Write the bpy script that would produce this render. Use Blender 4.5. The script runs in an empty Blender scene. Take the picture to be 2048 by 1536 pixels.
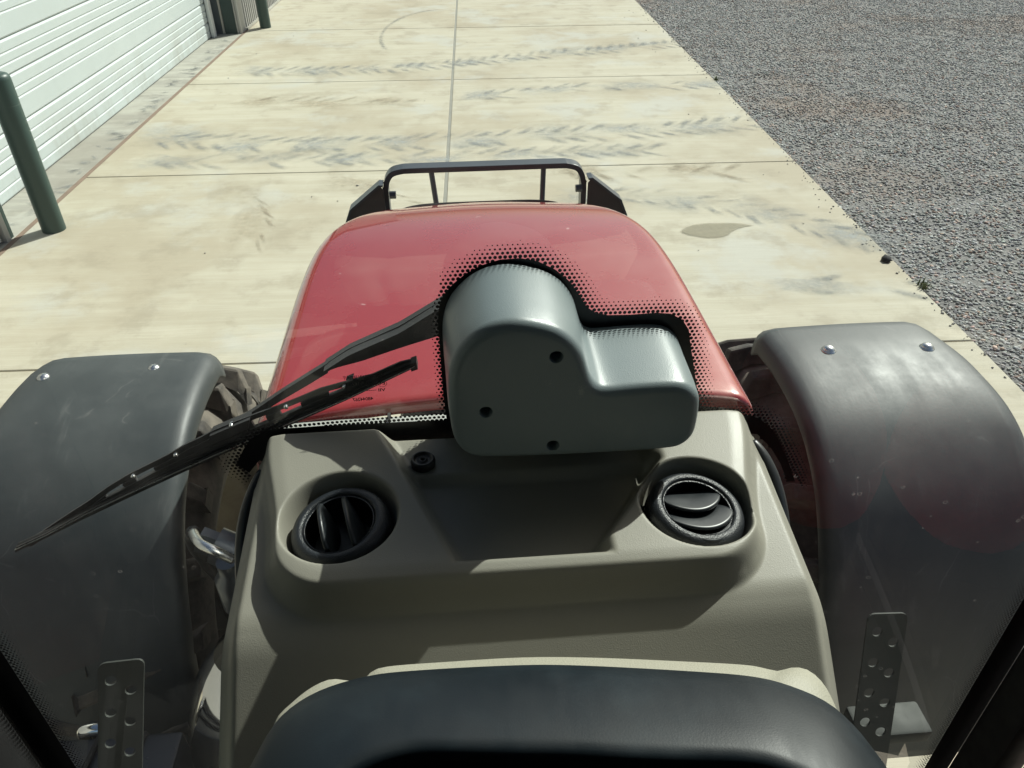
import bpy, bmesh, math, random
import numpy as np
from mathutils import Vector, Matrix, noise as mnoise

S = bpy.context.scene
COL = S.collection
rnd = random.Random(7)

# ------------------------------------------------------------------ camera, sky, sun, exposure
PITCH, ROLL, YAW = math.radians(35.7), math.radians(-0.45), math.radians(2.45)
cam_d = bpy.data.cameras.new('camera')
cam = bpy.data.objects.new('camera', cam_d)
COL.objects.link(cam)
cam_d.sensor_fit = 'HORIZONTAL'
cam_d.sensor_width = 36.0
cam_d.lens = 36.0 * 1540.0 / 2048.0
cam_d.clip_start = 0.02
cam_d.clip_end = 1000.0
f = Vector((math.sin(YAW) * math.cos(PITCH), math.cos(YAW) * math.cos(PITCH), -math.sin(PITCH)))
r0 = Vector((math.cos(YAW), -math.sin(YAW), 0))
u0 = r0.cross(f)
r1 = math.cos(ROLL) * r0 + math.sin(ROLL) * u0
u1 = -math.sin(ROLL) * r0 + math.cos(ROLL) * u0
M = Matrix(((r1.x, u1.x, -f.x, 0), (r1.y, u1.y, -f.y, 0), (r1.z, u1.z, -f.z, 2.6), (0, 0, 0, 1)))
cam.matrix_world = M
S.camera = cam

SUN_EL = math.radians(41)
SUN_DIR = Vector((math.sin(math.radians(43)), math.cos(math.radians(43)), 0)) * math.cos(SUN_EL) + Vector((0, 0, math.sin(SUN_EL)))
w = bpy.data.worlds.new('World')
S.world = w
w.use_nodes = True
nt = w.node_tree
bg = nt.nodes['Background']
sky = nt.nodes.new('ShaderNodeTexSky')
sky.sky_type = 'NISHITA'
sky.sun_disc = False
sky.sun_elevation = SUN_EL
sky.sun_rotation = math.atan2(SUN_DIR.x, SUN_DIR.y)
sky.dust_density = 4.0
nt.links.new(sky.outputs[0], bg.inputs[0])
bg.inputs[1].default_value = 0.075
sun_d = bpy.data.lights.new('sun', 'SUN')
sun_d.energy = 4.8
sun_d.angle = math.radians(0.5)
sun_d.color = (1.0, 0.965, 0.90)
sun = bpy.data.objects.new('sun', sun_d)
COL.objects.link(sun)
sun.location = (6, 6, 12)
sun.rotation_euler = (-SUN_DIR).to_track_quat('-Z', 'Y').to_euler()
S.view_settings.view_transform = 'Standard'
S.view_settings.look = 'None'
S.view_settings.gamma = 1.0
S.view_settings.use_curve_mapping = False
S.view_settings.exposure = 0.51
S.render.engine = 'CYCLES'
S.cycles.use_denoising = True
S.cycles.max_bounces = 8
S.cycles.transparent_max_bounces = 12
S.cycles.caustics_reflective = False
S.cycles.caustics_refractive = False


# ------------------------------------------------------------------ material helpers
class N:
    def __init__(s, name):
        s.m = bpy.data.materials.new(name)
        s.m.use_nodes = True
        s.t = s.m.node_tree
        s.b = s.t.nodes['Principled BSDF']
        s.out = s.t.nodes['Material Output']

    def n(s, kind, **kw):
        nd = s.t.nodes.new('ShaderNode' + kind)
        for k, v in kw.items():
            setattr(nd, k, v)
        return nd

    def l(s, a, b):
        s.t.links.new(a, b)

    def val(s, x, inp):
        if isinstance(x, (int, float)):
            inp.default_value = x
        elif isinstance(x, tuple):
            inp.default_value = x if len(x) == 4 or inp.type == 'VECTOR' else (*x, 1)
        else:
            s.l(x, inp)

    def pos(s):
        return s.n('NewGeometry').outputs['Position']

    def obj(s):
        return s.n('TexCoord').outputs['Object']

    def noise(s, vec, scale, detail=4, rough=.55, sc=None, loc=None):
        if sc or loc:
            mp = s.n('Mapping')
            if sc: mp.inputs['Scale'].default_value = sc
            if loc: mp.inputs['Location'].default_value = loc
            s.l(vec, mp.inputs['Vector'])
            vec = mp.outputs[0]
        t = s.n('TexNoise')
        t.inputs['Scale'].default_value = scale
        t.inputs['Detail'].default_value = detail
        t.inputs['Roughness'].default_value = rough
        s.l(vec, t.inputs['Vector'])
        return t.outputs[0]

    def ramp(s, x, lo, hi, a=0.0, b=1.0):
        m = s.n('MapRange')
        m.interpolation_type = 'SMOOTHSTEP'
        s.val(x, m.inputs[0])
        m.inputs[1].default_value = lo
        m.inputs[2].default_value = hi
        m.inputs[3].default_value = a
        m.inputs[4].default_value = b
        return m.outputs[0]

    def mix(s, fac, a, b, mode='MIX'):
        m = s.n('MixRGB', blend_type=mode)
        s.val(fac, m.inputs[0]); s.val(a, m.inputs[1]); s.val(b, m.inputs[2])
        return m.outputs[0]

    def math(s, op, a, b=0.0):
        m = s.n('Math', operation=op)
        s.val(a, m.inputs[0]); s.val(b, m.inputs[1])
        return m.outputs[0]

    def bump(s, h, strength, dist, prev=None):
        b = s.n('Bump')
        b.inputs['Strength'].default_value = strength
        b.inputs['Distance'].default_value = dist
        s.l(h, b.inputs['Height'])
        if prev is not None:
            s.l(prev, b.inputs['Normal'])
        s.l(b.outputs[0], s.b.inputs['Normal'])
        return b.outputs[0]

    def set(s, **kw):
        names = dict(col='Base Color', rough='Roughness', metal='Metallic', spec='Specular IOR Level',
                     coat='Coat Weight', coatr='Coat Roughness')
        for k, v in kw.items():
            s.val(v, s.b.inputs[names[k]])
        return s


def plain(name, col, rough=.5, metal=0.0, spec=.5, var=.15, scale=30, bump=0.0):
    k = N(name)
    n = k.noise(k.obj(), scale, 5)
    c2 = tuple(min(1, c * (1 + var)) for c in col)
    c1 = tuple(c * (1 - var) for c in col)
    k.set(col=k.mix(n, c1, c2), metal=metal, spec=spec, rough=k.ramp(n, .25, .75, rough * .9, min(1, rough * 1.1)))
    if bump:
        k.bump(n, bump, .002)
    return k.m


MT = {}


def concrete(name, c_hi, c_lo, c_stain, streak=True):
    k = N(name)
    p = k.pos()
    big = k.noise(p, .45, 5, .6)
    mid = k.noise(p, 2.3, 6, .65)
    strk = k.noise(p, 1.0, 6, .7, sc=(.35, 7.0, 1))
    fine_s = k.noise(p, 1.0, 3, .6, sc=(3.0, 90.0, 1))
    spk = k.noise(p, 140, 2, .5)
    c = k.mix(k.ramp(strk, .38, .62), c_hi, c_lo)
    c = k.mix(k.ramp(big, .45, .62, 0, .85), c, c_stain)
    c = k.mix(k.ramp(k.noise(p, .8, 6, .62, loc=(7, 3, 0)), .52, .66, 0, .8), c, (.475, .468, .415))
    c = k.mix(k.ramp(mid, .50, .66, 0, .5), c, tuple(x * .8 for x in c_stain))
    c = k.mix(k.ramp(mid, .25, .42, .35, 0), c, tuple(min(1, x * 1.18) for x in c_hi))
    c = k.mix(k.ramp(fine_s, .3, .7, 0, .16), c, tuple(x * .55 for x in c_lo))
    c = k.mix(k.ramp(spk, .62, .8, 0, .35), c, tuple(x * .5 for x in c_lo))
    k.set(col=c, rough=.85, spec=.25)
    b = k.bump(fine_s, .25, .004)
    k.bump(spk, .2, .002, b)
    return k.m


MT['concrete'] = concrete('pad_concrete', (.505, .472, .378), (.450, .416, .325), (.395, .348, .260))
MT['apron'] = concrete('sill_concrete', (.44, .43, .37), (.34, .33, .29), (.30, .28, .24))
MT['joint'] = plain('joint_fill', (.20, .165, .125), .9, scale=8)
MT['centre_joint'] = plain('centre_joint_fill', (.25, .245, .21), .9, scale=6, var=.25)
MT['rust_joint'] = plain('rust_joint_fill', (.215, .155, .115), .9, scale=6, var=.3)

k = N('gravel_bed')
p = k.pos()
g1 = k.noise(p, 55, 4, .7)
g2 = k.noise(p, .35, 4, .55)
v = k.n('TexVoronoi'); v.inputs['Scale'].default_value = 42; k.l(p, v.inputs['Vector'])
cc = k.mix(k.ramp(g1, .3, .7), (.125, .12, .117), (.25, .245, .235))
cc = k.mix(.5, cc, k.mix(k.ramp(v.outputs['Color'], .2, .8), (.12, .117, .113), (.26, .255, .245)))
cc = k.mix(k.ramp(g2, .52, .68, 0, .55), cc, (.23, .17, .135))
k.set(col=cc, rough=.95, spec=.2)
b = k.bump(v.outputs['Distance'], .35, .012)
k.bump(g1, .3, .008, b)
MT['gravel'] = k.m

k = N('gravel_stone')
a = k.n('Attribute'); a.attribute_name = 'tone'
sn = k.noise(k.pos(), .35, 4, .55)
k.set(col=k.mix(k.ramp(sn, .52, .68, 0, .4), a.outputs['Color'], (.22, .165, .13)), rough=.85, spec=.3)
MT['stone'] = k.m

k = N('tread_dust')
a = k.n('Attribute'); a.attribute_name = 'soft'
nn = k.noise(k.pos(), 14, 5, .7)
n2 = k.noise(k.pos(), 2.2, 3, .6)
al = k.math('MULTIPLY', k.math('MULTIPLY', k.ramp(a.outputs['Fac'], .0, 1.3), k.ramp(nn, .28, .68, .3, 1)), k.ramp(n2, .33, .62, .28, .85))
ca = k.n('Attribute'); ca.attribute_name = 'tone'
k.set(col=ca.outputs['Color'], rough=.95, spec=.1)
k.l(al, k.b.inputs['Alpha'])
MT['tread_dust'] = k.m

k = N('damp_concrete')
a = k.n('Attribute'); a.attribute_name = 'soft'
nn = k.noise(k.pos(), 6, 5, .6)
al = k.math('MULTIPLY', k.ramp(k.math('ADD', a.outputs['Fac'], k.math('MULTIPLY', nn, .55)), .30, .75), k.ramp(nn, .3, .7, .5, .8))
k.set(col=(.27, .245, .17), rough=.7, spec=.3)
k.l(al, k.b.inputs['Alpha'])
MT['damp'] = k.m

k = N('white_door_paint')
nn = k.noise(k.pos(), 1.2, 5, .6)
pz = k.n('SeparateXYZ'); k.l(k.pos(), pz.inputs[0])
dz = k.ramp(pz.outputs['Z'], .0, .55, 1, 0)
gr = k.math('MULTIPLY', k.ramp(k.noise(k.pos(), 2.5, 6, .7, sc=(1, 1, .35)), .42, .72), k.math('ADD', k.math('MULTIPLY', dz, .5), .06))
k.set(col=k.mix(gr, k.mix(nn, (.43, .485, .485), (.48, .53, .525)), (.27, .255, .21)), rough=.5, spec=.4)
k.bump(k.noise(k.pos(), 160, 2), .12, .002)
MT['door'] = k.m
MT['trim_white'] = plain('white_trim', (.74, .76, .75), .5, var=.06)
MT['cladding'] = plain('grey_cladding', (.34, .335, .32), .45, spec=.5, var=.08, scale=4)
MT['trim_beige'] = plain('beige_trim', (.46, .44, .39), .5, var=.06)
MT['trim_grey'] = plain('grey_trim', (.40, .40, .385), .5, var=.06)
MT['jamb_blue'] = plain('slate_jamb', (.10, .13, .145), .5, var=.1)
MT['green_trim'] = plain('green_trim', (.022, .05, .045), .45, var=.1)
k = N('green_bollard_sleeve')
nn = k.noise(k.obj(), 3, 5, .6)
n2 = k.noise(k.obj(), 1.0, 3, .5, sc=(2, 2, 60))
c = k.mix(nn, (.030, .060, .054), (.040, .074, .066))
c = k.mix(k.ramp(n2, .66, .72, 0, .3), c, (.16, .19, .18))
k.set(col=c, rough=.42, spec=.45)
MT['bollard'] = k.m

k = N('red_paint')
o = k.obj()
dn = k.noise(o, 5, 5, .6)
sp = k.noise(o, 90, 2, .5)
sp2 = k.noise(o, 24, 2, .5)
c = k.mix(k.ramp(dn, .4, .8, .02, .10), (.285, .013, .012), (.38, .27, .24))
c = k.mix(k.ramp(sp2, .74, .78, 0, .5), c, (.62, .42, .40))
scr1 = k.noise(o, 1.0, 5, .75, sc=(60, 4, 20), loc=(1, 2, 3))
c = k.mix(k.math('MULTIPLY', k.ramp(scr1, .66, .72), k.ramp(k.noise(o, 3, 2, .5), .5, .65, 0, .35)), c, (.55, .30, .28))
k.set(col=c, rough=k.ramp(dn, .3, .7, .22, .34), spec=.4, coat=1.0, coatr=.03)
k.b.inputs['Coat IOR'].default_value = 1.6
MT['red'] = k.m

k = N('fender_plastic')
o = k.obj()
a1 = k.noise(o, 6, 6, .65)
a2 = k.noise(o, 1.0, 4, .6, sc=(22, 3, 8))
a3 = k.noise(o, 120, 2, .5)
v = k.n('TexVoronoi', feature='DISTANCE_TO_EDGE'); v.inputs['Scale'].default_value = 5
mpv = k.n('Mapping'); mpv.inputs['Scale'].default_value = (1.2, .5, .6); k.l(o, mpv.inputs[0])
wv = k.mix(.18, mpv.outputs[0], k.noise(o, 4, 3), 'ADD'); k.l(wv, v.inputs['Vector'])
scr = k.math('MULTIPLY', k.ramp(v.outputs['Distance'], 0, .012, 1, 0), k.ramp(a1, .5, .65))
c = k.mix(k.ramp(a1, .35, .8, 0, .35), (.045, .053, .055), (.105, .115, .115))
c = k.mix(k.ramp(a2, .60, .75, 0, .25), c, (.15, .155, .15))
c = k.mix(k.math('MULTIPLY', scr, .35), c, (.17, .17, .165))
k.set(col=c, rough=k.math('ADD', k.ramp(a1, .3, .75, .44, .58), k.math('MULTIPLY', k.ramp(a2, .3, .7), .06)), spec=.42)
fb = k.bump(a3, .08, .002)
k.bump(a2, .12, .004, fb)
MT['fender'] = k.m

k = N('dusty_rubber')
o = k.obj()
a1 = k.noise(o, 7, 6, .65)
a2 = k.noise(o, 40, 4, .6)
c = k.mix(k.ramp(a1, .35, .65), (.045, .043, .042), (.19, .165, .135))
k.set(col=k.mix(k.ramp(a2, .3, .8, 0, .5), c, (.10, .09, .08)), rough=.8, spec=.3)
k.bump(a2, .3, .004)
MT['rubber'] = k.m
k = N('dusty_rim_paint')
a1 = k.noise(k.obj(), 6, 6, .65)
k.set(col=k.mix(k.ramp(a1, .3, .7), (.30, .27, .22), (.46, .42, .34)), rough=.6)
MT['rim'] = k.m


def grained(name, c1, c2, rough, scale, strength, spec=.4):
    k = N(name)
    o = k.obj()
    v = k.n('TexVoronoi'); v.inputs['Scale'].default_value = scale; k.l(o, v.inputs['Vector'])
    n1 = k.noise(o, scale * .7, 3, .6)
    n2 = k.noise(o, 9, 5, .6)
    n3 = k.noise(o, 70, 4, .7)
    c = k.mix(n2, c1, c2)
    c = k.mix(k.ramp(n3, .68, .8, 0, .25), c, tuple(min(1, x * 1.6) for x in c2))
    k.set(col=c, rough=k.ramp(n2, .3, .7, rough * .92, rough * 1.08), spec=spec)
    b = k.bump(v.outputs['Distance'], strength, .0009)
    k.bump(n1, strength * .8, .0007, b)
    return k.m


MT['dash'] = grained('beige_dash_plastic', (.245, .236, .196), (.272, .262, .220), .46, 850, .12, .38)
MT['rim_beige'] = grained('light_beige_plastic', (.30, .29, .23), (.34, .325, .26), .55, 620, .2)
MT['cover'] = grained('grey_cover_plastic', (.170, .198, .200), (.192, .220, .222), .36, 900, .14, .55)
k = N('grey_cover_scuffed')
o = k.obj()
v = k.n('TexVoronoi'); v.inputs['Scale'].default_value = 900; k.l(o, v.inputs['Vector'])
n2 = k.noise(o, 9, 5, .6); n3 = k.noise(o, 1.0, 5, .75, sc=(45, 6, 30), loc=(3, 1, 0)); n4 = k.noise(o, 7, 3, .6, loc=(2, 5, 1))
n5 = k.noise(o, 150, 3, .7)
sc_ = k.math('MULTIPLY', k.ramp(n3, .60, .70), k.ramp(n4, .52, .66))
c = k.mix(n2, (.180, .220, .228), (.202, .242, .250))
c = k.mix(k.math('MULTIPLY', sc_, .55), c, (.42, .44, .43))
c = k.mix(k.ramp(n5, .70, .80, 0, .3), c, (.36, .37, .35))
k.set(col=c, rough=k.math('ADD', k.ramp(n2, .3, .7, .33, .40), k.math('MULTIPLY', sc_, .2)), spec=.55)
k.bump(v.outputs['Distance'], .14, .0009)
MT['cover'] = k.m
k = N('cluster_black_plastic')
o = k.obj()
n1 = k.noise(o, 700, 2, .6); n2 = k.noise(o, 14, 5, .65); n3 = k.noise(o, 1.0, 3, .6, sc=(40, 12, 12))
c = k.mix(k.ramp(n2, .45, .75, 0, .5), (.006, .010, .0135), (.016, .025, .031))
k.set(col=c, rough=k.ramp(n3, .3, .7, .40, .50), spec=.28)
k.bump(n1, .12, .0005)
MT['cluster'] = k.m
MT['black'] = plain('black_plastic', (.016, .018, .020), .35, var=.2, scale=60)
MT['vent_ring'] = grained('vent_ring_plastic', (.014, .017, .021), (.022, .026, .030), .38, 900, .4, .5)
MT['louvre'] = plain('louvre_plastic', (.014, .018, .021), .38, var=.2, scale=40)
MT['matte_black'] = plain('matte_black', (.008, .008, .009), .8, var=.1)
MT['frit'] = plain('frit_enamel', (.006, .007, .010), .35, var=.05)
k = N('wiper_paint')
n1 = k.noise(k.obj(), 300, 3, .7); n2 = k.noise(k.obj(), 12, 4)
k.set(col=k.mix(k.ramp(n2, .4, .7, 0, .5), (.030, .031, .032), (.065, .065, .064)), rough=.5, spec=.45)
k.bump(n1, .5, .0006)
MT['wiper'] = k.m
MT['wiper_rubber'] = plain('wiper_rubber', (.012, .013, .013), .45, var=.2)
MT['guard'] = plain('guard_paint', (.050, .060, .070), .34, var=.2, scale=12)
MT['guard_plate'] = plain('guard_plate_paint', (.045, .038, .034), .55, var=.3, scale=20)
MT['zinc'] = plain('zinc_steel', (.62, .63, .62), .28, metal=1.0, var=.1)
MT['strap'] = plain('dull_strap_grey', (.034, .038, .034), .65, metal=.2, var=.3, scale=20)
MT['chrome'] = plain('polished_steel', (.72, .72, .70), .07, metal=1.0, var=.03)
MT['iron'] = plain('dark_cast_iron', (.022, .022, .023), .6, var=.4, scale=12)
MT['hydraulic'] = plain('painted_hydraulic', (.09, .10, .11), .3, metal=.6, var=.3, scale=12)
MT['cowl'] = plain('grey_cowl', (.36, .37, .345), .5, var=.1)
MT['lining'] = plain('cab_lining', (.025, .025, .025), .8, var=.1)
MT['box_blue'] = plain('blue_black_box', (.012, .015, .024), .3, var=.2)
MT['red_reflector'] = plain('red_reflector_cloth', (.75, .05, .05), .9, var=.2)  # bright red, used only for the reflection in the windscreen
MT['floor_mat'] = plain('rubber_floor', (.02, .02, .02), .8)
MT['grass'] = plain('weed_green', (.10, .12, .04), .8, var=.3)
MT['clod'] = plain('dark_clod', (.03, .03, .032), .9, var=.3, scale=60)

# glass: thin, tinted, fresnel sheen, dust film
k = N('windscreen_glass')
t = k.t
t.nodes.remove(k.b)
o = k.obj()
tr = k.n('BsdfTransparent'); tr.inputs[0].default_value = (.83, .905, .88, 1)
gl = k.n('BsdfGlossy'); gl.inputs['Roughness'].default_value = .01
gl.inputs['Color'].default_value = (1, 1, 1, 1)
fr = k.n('Fresnel'); fr.inputs['IOR'].default_value = 1.45
m1 = k.n('MixShader')
k.l(k.math('MINIMUM', k.math('MULTIPLY', fr.outputs[0], 1.9), 1.0), m1.inputs[0]); k.l(tr.outputs[0], m1.inputs[1]); k.l(gl.outputs[0], m1.inputs[2])
df = k.n('BsdfDiffuse'); df.inputs[0].default_value = (.62, .62, .58, 1)
tl = k.n('BsdfTranslucent'); tl.inputs[0].default_value = (.62, .62, .58, 1)
dd = k.n('MixShader'); dd.inputs[0].default_value = .6
k.l(df.outputs[0], dd.inputs[1]); k.l(tl.outputs[0], dd.inputs[2])
d1 = k.noise(o, 3, 5, .6)
d2 = k.noise(o, 1.0, 4, .6, sc=(4, 4, 30))
d3 = k.noise(o, 160, 2, .5)
wv2 = k.n('TexVoronoi'); wv2.inputs['Scale'].default_value = 36; k.l(o, wv2.inputs['Vector'])
drop = k.math('MULTIPLY', k.ramp(wv2.outputs['Distance'], .10, .13, 1, 0), k.ramp(wv2.outputs['Distance'], .05, .11))
drop = k.math('MULTIPLY', drop, k.ramp(k.noise(o, 8, 3), .54, .66, 0, .10))
film = k.math('MULTIPLY', k.ramp(d1, .3, .7, .003, .010), k.ramp(d2, .3, .7, .8, 1.2))
film = k.math('ADD', film, k.ramp(d3, .74, .80, 0, .10))
film = k.math('ADD', film, drop)
d4 = k.noise(o, 1.0, 4, .6, sc=(9, 9, 1.2))
film = k.math('ADD', film, k.math('MULTIPLY', k.ramp(d4, .50, .72, 0, .014), k.ramp(k.noise(o, 2.2, 2), .35, .65)))
m2 = k.n('MixShader')
k.l(film, m2.inputs[0]); k.l(m1.outputs[0], m2.inputs[1]); k.l(dd.outputs[0], m2.inputs[2])
k.l(m2.outputs[0], k.out.inputs[0])
MT['glass'] = k.m


k = N('tinted_side_glass')
k.t.nodes.remove(k.b)
tr = k.n('BsdfTransparent'); tr.inputs[0].default_value = (.42, .50, .47, 1)
gl = k.n('BsdfGlossy'); gl.inputs['Roughness'].default_value = .01
fr = k.n('Fresnel'); fr.inputs['IOR'].default_value = 1.45
m1 = k.n('MixShader')
k.l(fr.outputs[0], m1.inputs[0]); k.l(tr.outputs[0], m1.inputs[1]); k.l(gl.outputs[0], m1.inputs[2])
k.l(m1.outputs[0], k.out.inputs[0])
MT['tinted'] = k.m


# ------------------------------------------------------------------ mesh helpers
def link(o, parent=None):
    COL.objects.link(o)
    if parent is not None:
        o.parent = parent
    return o


def mesh(name, verts, faces, mat, parent=None, smooth=False, attrs=None):
    me = bpy.data.meshes.new(name)
    me.from_pydata([tuple(map(float, v)) for v in verts], [], faces)
    me.validate()
    if smooth:
        me.shade_smooth()
    if mat:
        me.materials.append(MT[mat])
    for an, (typ, data) in (attrs or {}).items():
        at = me.attributes.new(an, typ, 'POINT')
        at.data.foreach_set('color' if 'COLOR' in typ else 'value', np.asarray(data, np.float32).ravel())
    me.update()
    return link(bpy.data.objects.new(name, me), parent)


def from_bm(name, bm, mat, parent=None, smooth=False):
    me = bpy.data.meshes.new(name)
    bmesh.ops.recalc_face_normals(bm, faces=bm.faces[:])
    bm.to_mesh(me)
    bm.free()
    if smooth:
        me.shade_smooth()
    me.materials.append(MT[mat])
    return link(bpy.data.objects.new(name, me), parent)


def autosmooth(o, ang=40):
    me = o.data
    me.shade_smooth()
    bm = bmesh.new(); bm.from_mesh(me)
    lim = math.radians(ang)
    for e in bm.edges:
        if len(e.link_faces) == 2 and e.calc_face_angle(0) > lim:
            e.smooth = False
    bm.to_mesh(me); bm.free()
    return o


def box_geo(x0, x1, y0, y1, z0, z1):
    v = [(x0, y0, z0), (x1, y0, z0), (x1, y1, z0), (x0, y1, z0), (x0, y0, z1), (x1, y0, z1), (x1, y1, z1), (x0, y1, z1)]
    fc = [(0, 3, 2, 1), (4, 5, 6, 7), (0, 1, 5, 4), (1, 2, 6, 5), (2, 3, 7, 6), (3, 0, 4, 7)]
    return v, fc


def box(name, x0, x1, y0, y1, z0, z1, mat, parent=None, bevel=0.0, seg=2):
    bm = bmesh.new()
    v, fc = box_geo(x0, x1, y0, y1, z0, z1)
    vs = [bm.verts.new(p) for p in v]
    for q in fc:
        bm.faces.new([vs[i] for i in q])
    if bevel:
        bmesh.ops.bevel(bm, geom=bm.edges[:], offset=bevel, segments=seg, affect='EDGES', profile=.5)
    o = from_bm(name, bm, mat, parent)
    if bevel:
        autosmooth(o, 35)
    return o


def join_geo(parts):
    V, F = [], []
    for v, fc in parts:
        n = len(V)
        V += list(v)
        F += [tuple(i + n for i in q) for q in fc]
    return V, F


def tube_geo(path, rad, seg=10, cap=True):
    path = [Vector(p) for p in path]
    rads = rad if isinstance(rad, (list, tuple)) else [rad] * len(path)
    V, F = [], []
    up = Vector((0, 0, 1))
    prev = None
    for i, p in enumerate(path):
        d = (path[min(i + 1, len(path) - 1)] - path[max(i - 1, 0)]).normalized()
        if prev is None:
            a = d.orthogonal().normalized()
        else:
            a = (prev - d * prev.dot(d)).normalized()
        prev = a
        b = d.cross(a)
        for s in range(seg):
            t = 2 * math.pi * s / seg
            V.append(p + (a * math.cos(t) + b * math.sin(t)) * rads[i])
    for i in range(len(path) - 1):
        for s in range(seg):
            s2 = (s + 1) % seg
            F.append((i * seg + s, i * seg + s2, (i + 1) * seg + s2, (i + 1) * seg + s))
    if cap:
        F.append(tuple(range(seg - 1, -1, -1)))
        n = (len(path) - 1) * seg
        F.append(tuple(range(n, n + seg)))
    return V, F


def lathe_geo(profile, seg, axis='Z', centre=(0, 0, 0), closed=False):
    """profile: (r, h) pairs, turned about an axis through centre"""
    V, F = [], []
    n = len(profile)
    c = Vector(centre)
    for s in range(seg):
        t = 2 * math.pi * s / seg
        ct, st = math.cos(t), math.sin(t)
        for r, h in profile:
            if axis == 'Z':
                V.append(c + Vector((r * ct, r * st, h)))
            elif axis == 'X':
                V.append(c + Vector((h, r * ct, r * st)))
            else:
                V.append(c + Vector((r * ct, h, r * st)))
    for s in range(seg):
        s2 = (s + 1) % seg
        for i in range(n if closed else n - 1):
            j = (i + 1) % n
            F.append((s * n + i, s * n + j, s2 * n + j, s2 * n + i))
    return V, F


def grid_faces(nu, nv, wrap_u=False):
    F = []
    for i in range(nu if wrap_u else nu - 1):
        i2 = (i + 1) % nu
        for j in range(nv - 1):
            F.append((i * nv + j, i2 * nv + j, i2 * nv + j + 1, i * nv + j + 1))
    return F


def catmull(pts, per=6, closed=False):
    out = []
    n = len(pts)
    P = [Vector(p) for p in pts]
    rng = n if closed else n - 1
    for i in range(rng):
        if closed:
            a, b, c, d = P[(i - 1) % n], P[i], P[(i + 1) % n], P[(i + 2) % n]
        else:
            a, b, c, d = P[max(i - 1, 0)], P[i], P[i + 1], P[min(i + 2, n - 1)]
        for q in range(per):
            t = q / per
            out.append(.5 * ((2 * b) + (c - a) * t + (2 * a - 5 * b + 4 * c - d) * t * t + (3 * b - a - 3 * c + d) * t ** 3))
    if not closed:
        out.append(P[-1].copy())
    return out


def resample(pts, n):
    P = [Vector(p) for p in pts]
    L = [0]
    for a, b in zip(P, P[1:]):
        L.append(L[-1] + (b - a).length)
    out = []
    j = 0
    for i in range(n):
        t = L[-1] * i / (n - 1)
        while j < len(P) - 2 and L[j + 1] < t:
            j += 1
        s = (t - L[j]) / max(1e-9, L[j + 1] - L[j])
        out.append(P[j].lerp(P[j + 1], min(max(s, 0), 1)))
    return out


def smoothstep(a, b, x):
    t = np.clip((x - a) / (b - a), 0, 1)
    return t * t * (3 - 2 * t)


def empty(name, loc=(0, 0, 0), rz=0.0):
    o = bpy.data.objects.new(name, None)
    o.location = loc
    o.rotation_euler = (0, 0, rz)
    o.empty_display_size = .2
    return link(o)


def tag(o, label=None, cat=None, group=None, kind=None):
    for kk, vv in (('label', label), ('category', cat), ('group', group), ('kind', kind)):
        if vv:
            o[kk] = vv
    return o


# ------------------------------------------------------------------ ground, pad, gravel
tag(mesh('ground', [(-300, -300, -.09), (300, -300, -.09), (300, 300, -.09), (-300, 300, -.09)], [(0, 1, 2, 3)], 'gravel'),
    'grey gravel ground stretching beyond the concrete pad', 'ground', kind='structure')
# gravel yard surface right of the pad, gently uneven
def yard_z(x, y):
    return -.026 + .018 * mnoise.noise((x * .7, y * .7, 0)) + .008 * mnoise.noise((x * 3, y * 3, 5))


nx, ny = 90, 140
V = []
for i in range(nx):
    for j in range(ny):
        x = 3.04 + 26 * (i / (nx - 1)) ** 1.6
        y = -6 + 46 * j / (ny - 1)
        z = yard_z(x, y)
        if i == 0:
            z = -.06
        V.append((x, y, z))
yard = mesh('gravel_yard', V, grid_faces(nx, ny), 'gravel', smooth=True)
tag(yard, 'loose grey crushed stone yard right of the concrete pad', 'gravel', kind='structure')

pad = box('concrete_pad', -3.655, 3.03, -6, 40, -.088, -.014, 'joint')
tag(pad, 'pale cream concrete driveway pad in front of the garage door', 'driveway', kind='structure')
ys = [-5.77, -2.54, .69, 3.92, 7.137, 10.38, 13.61, 16.84, 20.07, 23.3, 26.5]
for i in range(len(ys) - 1):
    for x0, x1 in ((-3.655, -.3125), (-.2815, 3.05)):
        box('slab', x0, x1, ys[i] + .006, ys[i + 1] - .006, -.085, rnd.uniform(-.0015, 0), 'concrete', pad, bevel=.005, seg=1)
box('joint_strip', -.3120, -.2820, -6, 27, -.03, -.004, 'centre_joint', pad)
box('expansion_strip', -3.7, -3.656, -6, 27, -.06, -.003, 'rust_joint', pad)
sill = box('door_sill', -4.4, -3.701, 5.0, 27, -.085, -.004, 'apron', pad, bevel=.004, seg=1)

# loose gravel stones as one mesh
rs = np.random.RandomState(3)
ico = bmesh.new()
bmesh.ops.create_icosphere(ico, subdivisions=1, radius=1)
iv = np.array([v.co[:] for v in ico.verts]); ifc = np.array([[v.index for v in q.verts] for q in ico.faces])
ico.free()


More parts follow.
